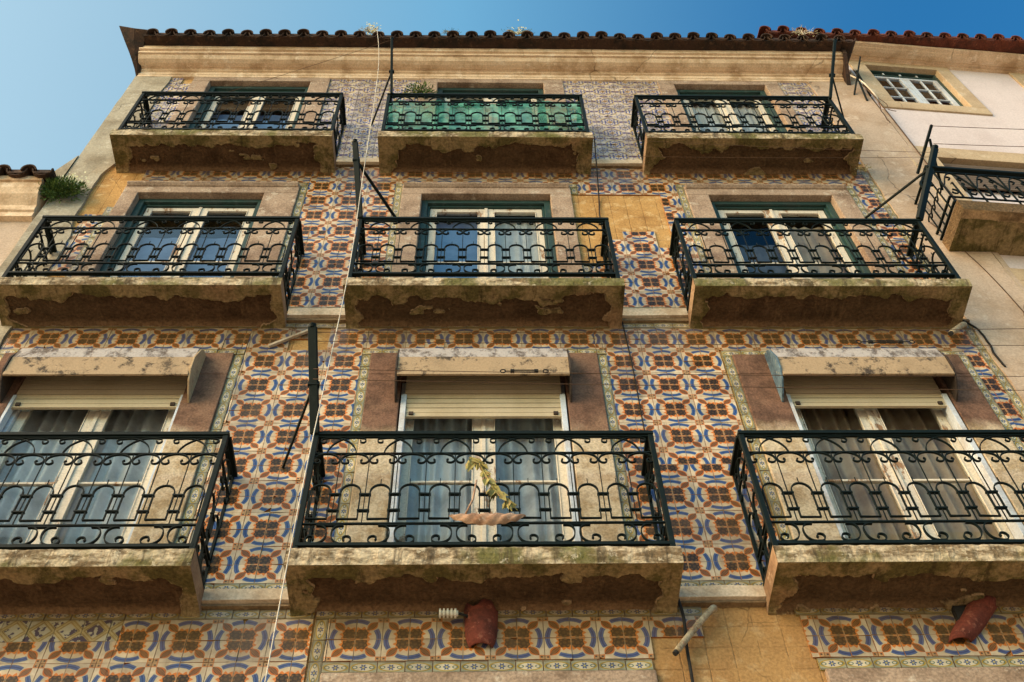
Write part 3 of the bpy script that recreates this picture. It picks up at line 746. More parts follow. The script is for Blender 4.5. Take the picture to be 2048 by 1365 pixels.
def spiral(cx, cz, r0, r1, a0, a1, n=16):
    return [(cx+(r0+(r1-r0)*i/n)*math.cos(a0+(a1-a0)*i/n), cz+(r0+(r1-r0)*i/n)*math.sin(a0+(a1-a0)*i/n)) for i in range(n+1)]
def bez(p0, p1, p2, p3, n=10):
    return [tuple((1-t)**3*p0[k]+3*(1-t)**2*t*p1[k]+3*(1-t)*t*t*p2[k]+t**3*p3[k] for k in (0, 1)) for t in [i/n for i in range(n+1)]]
def panels(mb, P3, W, n, Hs, up):
    """wrought iron fill of length W in n panels; P3 maps (s, z, d) to 3D, z runs 0..Hs nominal .905"""
    def bar(pts, t, w):
        t *= .70
        mb.sweep([P3(s, z*Hs/.905) for s, z in pts], [(-t/2, -w/2), (t/2, -w/2), (t/2, w/2), (-t/2, w/2)], 0, up=up)
    pw = W/n
    bar([(0, .165), (W, .165)], .013, .014); bar([(0, .755), (W, .755)], .011, .016)
    bar([(0, 0), (W, 0)], .03, .03)
    h = pw/2; hw = h*.335
    for i in range(n):
        c = (i+.5)*pw
        for sg in (-1, 1):
            X = lambda d: c+sg*d*pw/.333
            # upper pointed arch strands ending in hanging curls
            st = bez((X(.086), .757), (X(.078), .83), (X(.035), .865), (X(-.005), .885)) + bez((X(-.005), .885), (X(-.035), .898), (X(-.07), .899), (X(-.105), .892), 6)[1:]
            cc = (X(-.112), .868)
            st += [(cc[0]-sg*(p[0]), cc[1]+p[1]) for p in spiral(0, 0, .024, .009, PI/2*.7, -PI*1.15, 14)]
            bar(st, .008, .013)
            # lower C scroll under the second rail
            s2 = bez((X(-.05), .150), (X(-.018), .148), (X(-.008), .11), (X(-.016), .07)) + bez((X(-.016), .07), (X(-.024), .035), (X(-.05), .016), (X(-.085), .018), 6)[1:]
            cc = (X(-.092), .052); s2 += [(cc[0]-sg*p[0], cc[1]+p[1]) for p in spiral(0, 0, .034, .011, -PI/2*.85, PI*1.25, 20)]
            bar(s2, .009, .016)
        bar([(c-.075, .151), (c+.075, .151)], .008, .018)
        for q in (-1, 1):
            a = c+q*h/2
            arch = [(a-hw, .205)] + [(a-hw, .42)] + [(a-hw*math.cos(t), .42+.062*math.sin(t)) for t in [PI*k/10 for k in range(1, 10)]] + [(a+hw, .42), (a+hw, .205), (a-hw, .205)]
            bar(arch, .010, .014)
            bar([(a, .482), (a, .515), (a, .53)], .006, .006)
            # bow with inward curls
            bw = h*.47
            for sg in (-1, 1):
                bo = [(a+sg*bw*math.sin(t), .752-.058*(1-math.cos(t))) for t in [PI/2*k/7 for k in range(8)]]
                cc = (a+sg*(bw-.030), .690)
                bo += [(cc[0]+sg*p[0], cc[1]+p[1]) for p in spiral(0, 0, .030, .009, 0, -PI*1.35, 16)]
                bar(bo, .009, .014)
    for j in range(2*n+1):
        s_ = j*h; s_ = min(max(s_, .006), W-.006)
        if 0 < j < 2*n:
            bar([(s_, .165), (s_, .755)], .007, .007)
            g = h-2*hw
            for zc in (.27, .40): bar([(s_-g*.62, zc), (s_+g*.62, zc)], .014, .020)
def rail_mesh(W, k=0):
    mb = MB(); D = .33
    def w_(s, z): return (fbm(s*5, z*4, k)-.47)*.012, (fbm(s*6+9, z*5, k+3)-.47)*.010
    panels(mb, lambda s, z: (s+w_(s, z)[0]*(0 if s < .02 or s > W-.02 else 1), -D+w_(z, s)[1], z+w_(s, z)[1]*(0 if z < .01 else .7)), W, 6, .905, (0, 1, 0))
    for x in (0, W): panels(mb, (lambda xx: (lambda s, z: (xx, -D+s, z)))(x), D, 1, .905, (1, 0, 0))
    return mb
RM = {}
def balcony(f, c):
    sb = slab(f, c); r0, r1 = RAILX[f][c]; W = r1-r0; z0 = FL[f]['rail']; s_ = FL[f]['H']/.945
    key = (f, c)
    if key not in RM:
        o = rail_mesh(W, f*3+c).build('railing', 'iron', sb); RM[key] = o.data
    else:
        o = bpy.data.objects.new('railing', RM[key]); COL.objects.link(o); o.parent = sb
    o.location = (r0, 0, z0); o.scale = (1, 1, s_)
    zt = z0+.925*s_
    hm = MB(); hm.box(r0-.018, r1+.018, -.352, -.312, zt-.014, zt+.014); hm.box(r0-.026, r0+.026, -.311, -.001, zt-.013, zt+.013); hm.box(r1-.026, r1+.026, -.311, -.001, zt-.013, zt+.013)
    hm.box(r0-.018, r1+.018, -.340, -.324, zt-.026, zt-.0145)
    H(hm, 'handrail', 'iron', sb, bevel=.003)
    for x in (r0, r1):
        pm = MB(); pm.box(x-.015, x+.015, -.345, -.315, FL[f]['ztop'], zt-.014); pm.box(x-.010, x+.010, -.02, -.001, z0-.02, zt-.014)
        H(pm, 'corner_post', 'iron', sb, bevel=.002)
    return sb
BAL = {(f, c): balcony(f, c) for f in (1, 2, 3) for c in range(3)}

# ------------------------------------------------------------------ cornice and roof
mb = MB()
prof = [(.0, 13.36), (-.030, 13.372), (-.034, 13.40), (-.045, 13.41), (-.045, 13.465), (-.065, 13.472), (-.066, 13.492), (-.082, 13.50), (-.10, 13.497),
        (-.14, 13.503), (-.18, 13.518), (-.205, 13.545), (-.212, 13.56), (-.235, 13.562), (-.238, 13.60), (-.262, 13.606), (-.27, 13.675), (-.10, 13.70), (0, 13.70)]
rough_bar(mb, -3.775, 4.13, prof, step=.06, amp=.004, k=77)
H(mb, 'cornice', 'cornice')
def halftube(mb, p0, d, r, th, upsign, n=8, m=5, mi=0, taper=.9, jitter=0):
    """p0 front centre, d: vector to the back; upsign 1 = cover tile, -1 = channel tile"""
    d = Vector(d); t = d.normalized(); sx = Vector((1, 0, 0)); up = sx.cross(t).normalized()
    if up.z < 0: up = -up
    vs = []
    for i in range(m+1):
        rr = r*(1-(1-taper)*i/m); p = Vector(p0)+d*(i/m)
        for q in (rr, rr-th):
            for j in range(n+1):
                a = PI*j/n; vs.append(p+sx*q*math.cos(a)+up*upsign*q*math.sin(a)*.9)
    k = 2*(n+1); fs = []
    for i in range(m):
        for j in range(n):
            o = i*k+j; fs.append((o, o+1, o+k+1, o+k)); o2 = o+n+1; fs.append((o2, o2+k, o2+k+1, o2+1))
        fs.append((i*k, (i+1)*k, (i+1)*k+n+1, i*k+n+1)); fs.append((i*k+n, i*k+2*n+1, (i+1)*k+2*n+1, (i+1)*k+n))
    for j in range(n): fs.append((j, n+1+j, n+2+j, j+1))
    mb.add(vs, fs, mi)
def roof(mb, x0, x1, yf, z, pitch, sp, L, mi=0):
    x = x0; i = 0
    while x < x1:
        jy, jz = (rnd.random()-.5)*.03, (rnd.random()-.5)*.012
        halftube(mb, (x, yf-.01+jy, z-.025+jz), (rnd.uniform(-.01, .01), L*math.cos(pitch), L*math.sin(pitch)), .070, .014, 1, mi=mi)
        halftube(mb, (x+sp/2, yf+.0+jy*.6, z+.012), (0, L*math.cos(pitch), L*math.sin(pitch)), .094, .014, -1, mi=mi)
        # mortar bedding that fills the channel mouth
        b = yf+.015+jy*.5; q = rnd.uniform(-.006, .006); dz = L*math.sin(pitch); dy = L*math.cos(pitch)
        mb.add([(x+.05, b, z-.05), (x+sp-.05, b, z-.05), (x+sp-.05, b, z+.010+q), (x+.05, b, z+.010+q), (x+.05, b+dy, z+.01+dz), (x+sp-.05, b+dy, z+.01+dz)], [(0, 1, 2, 3), (3, 2, 5, 4)], mi)
        x += sp; i += 1
mb = MB(); roof(mb, -3.62, 4.12, -.415, 13.72, math.radians(17), .2085, 2.2)
mb.box(-3.72, 4.12, -.385, -.02, 13.68, 13.70)
# upswept corner tiles of the left verge
A = [(-3.79, -.01, 13.38), (-3.82, -.11, 13.47), (-3.88, -.22, 13.58), (-3.95, -.33, 13.70), (-4.03, -.43, 13.86)]
B = [(-3.755, -.02, 13.40), (-3.75, -.11, 13.50), (-3.74, -.21, 13.57), (-3.73, -.31, 13.69), (-3.66, -.42, 13.755)]
vs = []
for t in (0, .035):
    for a, b in zip(A, B):
        for u in (0, .5, 1): vs.append((a[0]+(b[0]-a[0])*u, a[1]+(b[1]-a[1])*u+t*.3, a[2]+(b[2]-a[2])*u+t-(.015 if u == .5 else 0)))
fs = []
for l in (0, 15):
    for i in range(4):
        for j in range(2):
            q = (l+i*3+j, l+i*3+j+1, l+i*3+j+4, l+i*3+j+3); fs.append(q if l else q[::-1])
for i in range(4):
    fs.append((i*3, i*3+3, i*3+18, i*3+15)); fs.append((i*3+2, i*3+17, i*3+20, i*3+5))
for j in range(2): fs.append((12+j, 13+j, 28+j, 27+j)); fs.append((j, 15+j, 16+j, 1+j))
mb.add(vs, fs)
mb.add([(-4.0, -.40, 13.86), (-3.6, -.40, 13.78), (-3.6, 1.6, 14.45), (-4.0, 1.6, 14.5)], [(0, 1, 2, 3)])
H(mb, 'tiled_roof', 'rooftile', smooth=False)
mb = MB(); mb.add([(x, y, z) for x in (4.132, 4.175) for y, z in ((-.30, 13.70), (-.28, 13.60), (-.02, 13.25), (-.0, 13.36), (-.0, 13.70))], [(0, 1, 2, 3, 4), (9, 8, 7, 6, 5)] + [(i, 5+i, 5+(i+1) % 5, (i+1) % 5) for i in range(5)])
H(mb, 'verge_board', 'rooftile')

# ------------------------------------------------------------------ right house (turned 4 degrees)
rh = thing('pale_pink_house', 'pale pink rendered neighbour house with beige stone window surrounds, right of the tiled house', 'house', (4.35, 0, 0), math.radians(4))
def R_(mb, name, mats, parent=rh, **k): return mb.build(name, mats, parent, **k)
ro = (.20, 1.07, 12.87, 14.0); rb = (.16, 1.5, 9.70, 11.42); rc = (.10, 1.3, 7.0, 9.05); rd = (2.2, 3.1, 12.87, 14.0)
mb = MB(); sheet(mb, -.02, 9, 0, 14.3, [ro, rb, rc, rd], 0); mb.add([(-.02, 0, 13), (-.02, 0, 14.3), (-.02, 6, 14.3), (-.02, 6, 13)], [(0, 1, 2, 3)])
mb.add([(9, 6, 0), (9, 6, 14.3), (-.02, 6, 14.3), (-.02, 6, 0)], [(0, 1, 2, 3)])
R_(mb, 'wall', 'pinkwall')
mb = MB(); mb.add([(-.0, .6, 0), (8.9, .6, 0), (8.9, .6, 14.2), (0, .6, 14.2)], [(0, 1, 2, 3)]); R_(mb, 'interior_wall', 'dark')
mb = MB(); rough_bar(mb, -.05, .0, [(0, 12.6), (-.02, 12.6), (-.02, 0), (0, 0)], .03, .002); R_(mb, 'corner_strip', 'pilaster')
def frame_rect(mb, o, wl, wr, wt, wb, y0, y1, mi=0):
    a, b, c, d = o
    mb.box(a-wl, a, y0, y1, c, d, mi); mb.box(b, b+wr, y0, y1, c, d, mi); mb.box(a-wl, b+wr, y0, y1, d+.001, d+wt, mi)
    if wb: mb.box(a-wl, b+wr, y0, y1, c-wb, c-.001, mi)
for o, w in ((ro, (.19, .17, .12, .19)), (rb, (.3, .2, .24, 0)), (rc, (.22, .2, .2, 0)), (rd, (.2, .2, .12, .19))):
    mb = MB(); frame_rect(mb, o, *w, -.02, .14); R_(mb, 'surround', 'beige', bevel=.006)
def rwin(o):
    a, b, c, d = o; w = .03
    mb = MB(); frame_rect(mb, (a+w, b-w, c+w, d-w), w-.001, w-.001, w-.002, w-.001, .045, .10)
    tz = d-.13; mb.box(a+w, b-w, .045, .095, tz-.03, tz)
    root = R_(mb, 'window', 'green', bevel=.002)
    m2 = MB(); mid = (a+b)/2; t = .022
    for k in range(1, 4): x = a+w+(b-a-2*w)*k/4; m2.box(x-.008, x+.008, .06, .085, tz, d-w)
    for p, q in ((a+w, mid), (mid, b-w)):
        z0, z1 = c+w, tz-.032
        m2.box(p+.002, p+.055, .055, .095, z0, z1); m2.box(q-.055, q-.002, .055, .095, z0, z1); m2.box(p+.055, q-.055, .056, .094, z1-.035, z1); m2.box(p+.055, q-.055, .056, .094, z0, z0+.05)
        m2.box((p+q)/2-.008, (p+q)/2+.008, .062, .088, z0+.05, z1-.035)
        for k in (1, 2): zz = z0+.05+(z1-z0-.085)*k/3; m2.box(p+.055, q-.055, .063, .087, zz-.008, zz+.008)
    R_(m2, 'sash', 'bluewhite', root, bevel=.002)
    m3 = MB(); m3.add([(a, .075, c), (b, .075, c), (b, .075, d), (a, .075, d)], [(0, 1, 2, 3)]); R_(m3, 'pane', 'glass2', root)
    m4 = MB(); m4.add([(a, .2, c), (b, .2, c), (b, .2, c+.55), (a, .2, c+.6)], [(0, 1, 2, 3)]); R_(m4, 'curtain', 'bluecurtain', root)
rwin(ro); rwin(rd)
def rshut(o, name, mat):
    a, b, c, d = o; mb = MB(); z = d-.03
    while z > c: mb.box(a, b, .03, .045, z-.045, z-.003); z -= .047
    mb.box(a, b, .046, .05, c, d); R_(mb, name, mat)
rshut((rb[0], rb[1], 10.9, rb[3]), 'roller_shutter', 'slats'); 
mb = MB(); mb.box(rb[0], rb[1], .08, .1, rb[2], 10.9); R_(mb, 'door_panel', 'pinkwall')
rshut(rc, 'louvred_shutter', 'stone')
mb = MB(); rough_bar(mb, -.2, 9, [(0, 14.10), (-.03, 14.102), (-.035, 14.13), (-.07, 14.132), (-.08, 14.12), (-.14, 14.11), (-.18, 14.115), (-.19, 14.12), (-.23, 14.122), (-.233, 14.13), (-.235, 14.14), (-.24, 14.15), (0, 14.155)], .08, .004, 5)
R_(mb, 'cornice', 'cornice')
mb = MB(); roof(mb, -1.0-2.3, 6.0-2.3, -.43, 14.20, math.radians(17), .215, 2.4); mb.box(-3.3, 4, -.40, -.20, 14.17, 14.18)
rr = R_(mb, 'tiled_roof', 'redtile'); rr.location = (2.3, 0, 0); rr.rotation_euler = (0, 0, math.radians(-2.6))
# its balcony
mb = MB(); bare = []
def rslab():
    x0, x1, yf, zb, zt = -.42, 2.2, -.40, 9.50, 9.66; nx, ny = 120, 30; vs = []; bare = []
    for j in range(ny+1):
        for i in range(nx+1):
            x = x0+(x1-x0)*i/nx; y = yf*(1-j/ny); q = sstep(.0, .02, .10+.05*(fbm(x*5, 2, 3)-.5)-(y-yf))*.8
            vs.append((x, y, zb+(fbm(x*7, y*7, 9)-.5)*.012*(0 if i in (0, nx) or j in (0, ny) else 1))); bare.append(q*fbm(x*5, y*6, 4)*1.6)
    mb.add(vs, [(j*(nx+1)+i, (j+1)*(nx+1)+i, (j+1)*(nx+1)+i+1, j*(nx+1)+i+1) for j in range(ny) for i in range(nx)], 0)
    v2 = [(x0, yf, zb), (x1, yf, zb), (x1, yf, zt), (x0, yf, zt), (x0, 0, zb), (x0, 0, zt), (x1, 0, zt)]
    mb.add(v2, [(0, 1, 2, 3), (4, 0, 3, 5), (3, 2, 6, 5)], 1); mb.bare = bare+[.8]*7
rslab(); rslb = R_(mb, 'balcony', ['under', 'under'])
mb = MB(); yr = -.36
def rb_(pts, t=.010, w=.014): mb.sweep([(s_, yr, z) for s_, z in pts], [(-t/2, -w/2), (t/2, -w/2), (t/2, w/2), (-t/2, w/2)], 0, up=(0, 1, 0))
zr = 9.70
rb_([(-.42, zr), (2.2, zr)], .03, .03); rb_([(-.42, zr+.10), (2.2, zr+.10)], .012); rb_([(-.42, zr+.58), (2.2, zr+.58)], .012)
for i in range(9):
    c = -.25+i*.29
    rb_(bez((c-.145, zr+.30), (c-.10, zr+.36), (c-.08, zr+.55), (c, zr+.57))+bez((c, zr+.57), (c+.08, zr+.55), (c+.10, zr+.36), (c+.145, zr+.30))[1:])
    for sg in (-1, 1):
        rb_([(c+sg*.04, zr+.10), (c+sg*.04, zr+.34)]+[(c+sg*(.04+.02*math.sin(t)), zr+.36+.02*math.cos(t)) for t in (0, .8, 1.6)], .008)
        rb_(spiral(c+sg*.09, zr+.20, .05, .012, PI/2, PI/2+sg*PI*1.6, 16), .008); rb_(spiral(c+sg*.06, zr+.47, .035, .01, -PI/2, -PI/2-sg*PI*1.5, 14), .008)
    rb_([(c-.145, zr), (c-.145, zr+.58)], .008)
yr0 = yr
for (za, zb_) in ((zr, zr), (zr+.58, zr+.58), (zr+.66, zr+.66), (zr+.1, zr+.1)): mb.box(-.425, -.405, yr, 0, za-.008, za+.008)
for k in range(4): mb.box(-.42, -.41, yr+.06+k*.08, yr+.07+k*.08, zr, zr+.58); mb.sweep([(-.415, yr+.06+k*.08+p[0], zr+.3+p[1]) for p in spiral(0, 0, .05, .015, 0, PI*1.7, 14)], [(-.004, -.006), (.004, -.006), (.004, .006), (-.004, .006)], 0, up=(1, 0, 0))
R_(mb, 'railing', 'iron', rslb)
mb = MB(); mb.box(-.44, 2.2, yr-.02, yr+.025, zr+.64, zr+.675); R_(mb, 'handrail', 'iron', rslb, bevel=.004)

# ------------------------------------------------------------------ left house
lh = thing('low_left_house', 'lower cream house with stepped cornice and clay roof tiles at the left', 'house', (-3.8, 0, 0))
mb = MB(); mb.add([(-9, .02, 0), (XL+.0, .02, 0), (XL+.0, .02, 10.55), (-9, .02, 10.55)], [(0, 1, 2, 3)]); mb.build('wall', 'pilaster', lh, loc=(0, 0, 0)); 
mb = MB(); rough_bar(mb, -9, -3.83, [(.02, 10.06), (-.03, 10.07), (-.03, 10.14), (-.05, 10.15), (-.055, 10.22), (-.09, 10.26), (-.13, 10.30), (-.16, 10.37), (-.17, 10.44), (-.19, 10.445), (-.19, 10.52), (0.02, 10.53)], .06, .004, 3); mb.build('cornice', 'cornice', lh)
mb = MB(); roof(mb, -8.9, -3.95, -.26, 10.53, math.radians(18), .225, 1.6); mb.build('tiled_roof', 'rooftile', lh)
mb = MB(); mb.add([(-3.93, -.04, 10.5), (-3.79, -.04, 10.5), (-3.79, -.04, 11.28), (-3.93, -.04, 10.86), (-3.93, 1.5, 10.5), (-3.79, 1.5, 10.5), (-3.79, 1.5, 11.3), (-3.93, 1.5, 10.9)],
                  [(0, 1, 2, 3), (3, 2, 6, 7), (0, 3, 7, 4)]); mb.build('parapet', 'pilaster_grey', lh)
for ch in lh.children: ch.matrix_parent_inverse = Matrix.Translation((3.8, 0, 0))

# ------------------------------------------------------------------ clothes-line poles
def pole(name, foot, tip, stay_at, stay_wall, label, r=.017, sr=.009):
    root = thing(name, label, 'clothes pole', foot, 0, 'iron clothes-line poles on the balcony railings')
    F, T = Vector(foot), Vector(tip); L = T-F
    def P(mb, nm, mat='iron', **k): o = mb.build(nm, mat, root, loc=foot, **k); o.location = (0, 0, 0); return o
    mb = MB(); mb.sweep([F, F+L*.5, T], [(-r, -r*.6), (r, -r*.6), (r, r*.6), (-r, r*.6)]); P(mb, 'pole', bevel=.003)
    A = F+L*stay_at; Wp = Vector(stay_wall)
    mb = MB(); mb.tube([A, A*.5+Wp*.5, Wp], sr, 6); P(mb, 'stay_rod')
    mb = MB(); mb.box(A.x-r*1.3, A.x+r*1.3, A.y-.016, A.y+.016, A.z-.016, A.z+.016); P(mb, 'clamp', bevel=.003)
    d = L.normalized(); mb = MB(); mb.tube([T-d*.004, T+d*.018], r*.9, 10); mb.tube([T+Vector((0, -.03, .0)), T+Vector((0, .03, 0))], .006, 6); P(mb, 'pulley')
    return root
pole('clothes_pole', (-.975, -.345, 6.72), (-1.03, -.72, 7.31), .45, (-1.21, -.01, 6.80), 'thick black clothes pole at the left corner of the lowest middle balcony', .027, .009)
pole('clothes_pole', (-.95, -.345, 9.46), (-1.03, -.70, 10.14), .75, (-.67, -.01, 9.97), 'black clothes pole at the left corner of the second-storey middle balcony', .023, .014)
pole('clothes_pole', (-.87, -.345, 12.10), (-.90, -.66, 12.82), .40, (-1.09, -.01, 12.10), 'black clothes pole at the left corner of the green-netted top balcony', .020, .010)
pole('clothes_pole', (3.555, -.345, 12.05), (3.77, -.66, 12.88), .40, (3.82, -.01, 12.22), 'tall black clothes pole at the right corner of the top right balcony', .023, .009)
pole('clothes_pole', (3.60, -.345, 9.47), (3.88, -.68, 10.13), .72, (3.39, -.01, 10.10), 'black clothes pole at the right corner of the second-storey right balcony', .029, .013)
# second bracket in front of the pink house
w = thing('scroll_bracket', 'black scrolled iron bracket with slanting rod beside the pink house balcony', 'bracket', (3.92, -.30, 10.35), 0)
def loc_build(mb, nm, mat, root, **k):
    o = mb.build(nm, mat, root, loc=root.location, **k); o.location = (0, 0, 0); return o
mb = MB(); mb.sweep([(3.86, -.36, 10.30), (4.02, -.68, 10.62)], [(-.012, -.008), (.012, -.008), (.012, .008), (-.012, .008)]); loc_build(mb, 'rod', 'iron', w)
mb = MB(); mb.sweep([(3.87+.055*math.cos(t)*(1-t/9), -.34, 10.10+.11*math.sin(t)*(1-t/9)) for t in [i*.35 for i in range(20)]], [(-.010, -.008), (.010, -.008), (.010, .008), (-.010, .008)], up=(0, 1, 0))
mb.tube([(3.87, -.34, 10.20), (3.94, -.38, 10.36), (4.05, -.36, 10.42)], .012, 6); loc_build(mb, 'scroll', 'iron', w)
mb = MB(); mb.tube([(3.98, -.6, 10.50), (4.12, -.2, 10.30)], .012, 6); loc_build(mb, 'brace', 'iron', w)
# rods fixed to the corner between the two houses
w = thing('wall_bracket', 'small black rods splayed from the corner below the roof between the two houses', 'bracket', (4.22, -.02, 12.95), 0)
for a, b in (((4.13, -.02, 12.98), (4.27, -.30, 13.42)), ((4.22, -.03, 12.80), (4.20, -.16, 13.22)), ((4.30, -.03, 12.94), (4.20, -.20, 13.26))):
    mb = MB(); mb.tube([a, b], .011, 6); loc_build(mb, 'rod', 'iron', w)

# ------------------------------------------------------------------ ropes, cables and wires
def wire(name, pts, r, mat, label, cat, sag=0, group=None, n=24, kink=0):
    P = [Vector(p) for p in pts]; out = []
    for i in range(len(P)-1):
        for k in range(n):
            t = k/n; q = P[i].lerp(P[i+1], t); q.z -= sag*4*t*(1-t); q.x += kink*(fbm((i*n+k)*.15, 3, 4)-.47); out.append(q)
    out.append(P[-1]); mb = MB(); mb.tube(out, r, 6); o = mb.build(name, mat, None, smooth=True, loc=out[0]); return tag(o, label, cat, group)
def curve(pts, n=10):
    P = [Vector(p) for p in pts]; o = []
    for i in range(len(P)-1):
        p0, p1, p2, p3 = P[max(i-1, 0)], P[i], P[i+1], P[min(i+2, len(P)-1)]
        for k in range(n):
            t = k/n; o.append(.5*((2*p1)+(p2-p0)*t+(2*p0-5*p1+4*p2-p3)*t*t+(3*p1-p0-3*p2+p3)*t**3))
    o.append(P[-1]); return o
wire('rope', curve([(-1.12, -.52, 13.60), (-.99, -.6, 12.1), (-.93, -.6, 9.6), (-.90, -.6, 8.08), (-.925, -.6, 6.0), (-.92, -.6, 4.6)]), .0032, 'rope', 'long pale rope hanging the full height in front of the facade', 'rope', n=1)
wire('cable', curve([(1.07, -.38, 11.02), (1.09, -.04, 10.55), (1.06, -.03, 10.04), (1.08, -.03, 9.3)]), .006, 'cable', 'thin black cable dropping from the green-netted balcony to the ochre patch', 'cable', n=1)
wire('cable', curve([(1.075, -.03, 8.42), (1.085, -.03, 7.8), (1.08, -.03, 7.14), (1.10, -.03, 6.9)]), .005, 'cable', 'thin black cable running down the tiles right of the middle shutter box', 'cable', n=1)
wire('cable', curve([(1.07, -.03, 5.76), (1.085, -.05, 5.55), (1.075, -.03, 5.35), (1.07, -.03, 5.14), (1.05, -.03, 4.7)]), .009, 'cable', 'thick black cable crossing the bare ochre patch at the bottom', 'cable', n=1)
GW = 'taut laundry wires'
wire('laundry_wire', [(-1.02, -.70, 7.28), (4.6, -.70, 7.36)], .0022, 'brownwire', 'upper taut laundry wire at the lowest floor, from the thick pole rightwards', 'wire', .03, GW)
wire('laundry_wire', [(-1.02, -.66, 7.24), (4.6, -.66, 7.20)], .0022, 'brownwire', 'laundry wire carrying the right-hand turnbuckle', 'wire', .02, GW)
wire('laundry_wire', [(-1.0, -.60, 7.03), (4.6, -.60, 6.95)], .0022, 'brownwire', 'laundry wire carrying the middle turnbuckle over the middle shutter', 'wire', .03, GW)
wire('laundry_wire', [(-1.0, -.56, 6.98), (4.6, -.56, 6.84)], .0022, 'brownwire', 'lowest laundry wire crossing the right shutter box', 'wire', .02, GW)
wire('laundry_wire', [(1.04, -.38, 10.98), (3.9, -.66, 10.08)], .0018, 'brownwire', 'thin wire from the green-netted balcony slab down to the scroll bracket', 'wire', .03, GW)
wire('laundry_wire', [(1.04, -.40, 10.55), (3.9, -.62, 10.08)], .0018, 'brownwire', 'lower thin wire over the second-storey right window, ending at the scroll bracket', 'wire', .03, GW)
wire('laundry_wire', [(4.02, -.68, 10.60), (8.0, -.62, 10.75)], .003, 'brownwire', 'upper sagging wire from the slanting rod across the pink house', 'wire', .10, GW)
wire('laundry_wire', [(3.98, -.60, 10.40), (8.0, -.62, 10.40)], .003, 'brownwire', 'lower sagging wire from the slanting rod across the pink house', 'wire', .10, GW)
wire('laundry_wire', [(-2.7, -.05, 12.85), (-.90, -.66, 12.80)], .0022, 'brownwire', 'thin wire rising from the top left window to the pole tip under the roof', 'wire', .01, GW)
wire('hanging_cord', curve([(4.24, -.10, 13.1), (4.26, -.12, 12.7), (4.22, -.12, 12.3), (4.20, -.12, 12.0)]), .005, 'brownwire', 'dangling knotted cord beside the corner of the top right balcony', 'cord', n=1, kink=.05)
wire('hanging_cord', curve([(4.26, -.08, 13.1), (4.33, -.10, 12.6), (4.31, -.12, 12.35), (4.36, -.12, 12.3)]), .004, 'brownwire', 'looped loose cord below the top window of the pink house', 'cord', n=1, kink=.05)
wire('white_tube', curve([(4.17, -.12, 13.32), (4.22, -.14, 13.1), (4.27, -.12, 12.85), (4.28, -.1, 12.65)]), .010, 'rope', 'short white tube curling down from the corner rods', 'tube', n=1)
wire('vine_cable', curve([(3.62, -.05, 8.45), (3.70, -.05, 8.33), (3.74, -.04, 8.15), (3.72, -.04, 7.95), (3.74, -.03, 7.84)]), .008, 'cable', 'dark twisted cable hanging beside the right end of the tiles', 'cable', n=1, kink=.03)
wire('crack_cable', curve([(4.33, -.035, 13.7), (4.34, -.035, 12.2), (4.33, -.035, 11.0), (4.34, -.035, 10.3)]), .006, 'brownwire', 'straight brown cable down the joint between the two houses', 'cable', n=1)
wire('slack_cord', curve([(3.95, -.035, 10.0), (4.1, -.035, 9.3), (4.17, -.035, 8.6), (4.18, -.035, 8.0)]), .004, 'brownwire', 'thin slanting cord on the plain pilaster at the right', 'cord', n=1)

def turnbuckle(x, y, z, L, label):
    root = thing('turnbuckle', label, 'turnbuckle', (x, y, z))
    mb = MB(); mb.tube([(x-L*.28, y, z+.009), (x+L*.28, y, z+.009)], .0045, 6); mb.tube([(x-L*.28, y, z-.009), (x+L*.28, y, z-.009)], .0045, 6)
    for s_ in (-1, 1): mb.tube([(x+s_*L*.28-.012, y, z), (x+s_*L*.28+.012, y, z)], .013, 8)
    loc_build(mb, 'body', 'cable', root)
    for s_ in (-1, 1):
        mb = MB(); mb.tube([(x+s_*L*.26, y, z), (x+s_*L*.46, y, z)], .0035, 6)
        mb.tube([(x+s_*L*.5+.016*math.cos(t), y, z+.016*math.sin(t)) for t in [i*PI/6 for i in range(13)]], .004, 6); loc_build(mb, 'eye_bolt', 'cable', root)
turnbuckle(2.56, -.66, 7.235, .34, 'long black turnbuckle strung above the right shutter box')
turnbuckle(.28, -.60, 7.005, .26, 'short black turnbuckle strung in front of the middle shutter')

# ------------------------------------------------------------------ bits fixed to the facade
def clay_spout(x, z, tilt, label):
    root = thing('clay_spout', label, 'clay tile', (x, 0, z)); mb = MB(); n = 14; m = 7; vs = []
    for i in range(m+1):
        t = i/m
        for q in (.092*(1-.25*max(0, t-.6)**2*6), .080*(1-.25*max(0, t-.6)**2*6)):
            for j in range(n+1):
                a = PI + PI*j/n; d = Vector((math.cos(a)*q*(1-.12*t), math.sin(a)*q*.9 - .0, 0))
                zz = .13-.25*t + (.03*math.sin(j*.9) if i == 0 else 0)
                vs.append((x + d.x + tilt*zz, min(-.014, d.y*(1-.25*t)-.01), z+zz))
    k = 2*(n+1); fs = []
    for i in range(m):
        for j in range(n):
            o = i*k+j; fs.append((o, o+1, o+k+1, o+k)); o2 = o+n+1; fs.append((o2, o2+k, o2+k+1, o2+1))
    for j in range(n): fs.append((j, n+1+j, n+2+j, j+1)); fs.append((m*k+j, m*k+j+1, m*k+n+2+j, m*k+n+1+j))
    mb.add(vs, fs); loc_build(mb, 'curved_tile', 'clay', root, smooth=True)
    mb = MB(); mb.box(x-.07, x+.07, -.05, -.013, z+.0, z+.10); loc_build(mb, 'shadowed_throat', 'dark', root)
clay_spout(.015, 5.50, .0, 'upright red clay tile fixed under the middle of the lowest balcony')
clay_spout(2.62, 5.51, .85, 'tilted red clay tile fixed under the lowest right balcony')
clay_spout(-2.68, 5.55, .0, 'red clay tile at the lower left edge beside the mismatched tiles')
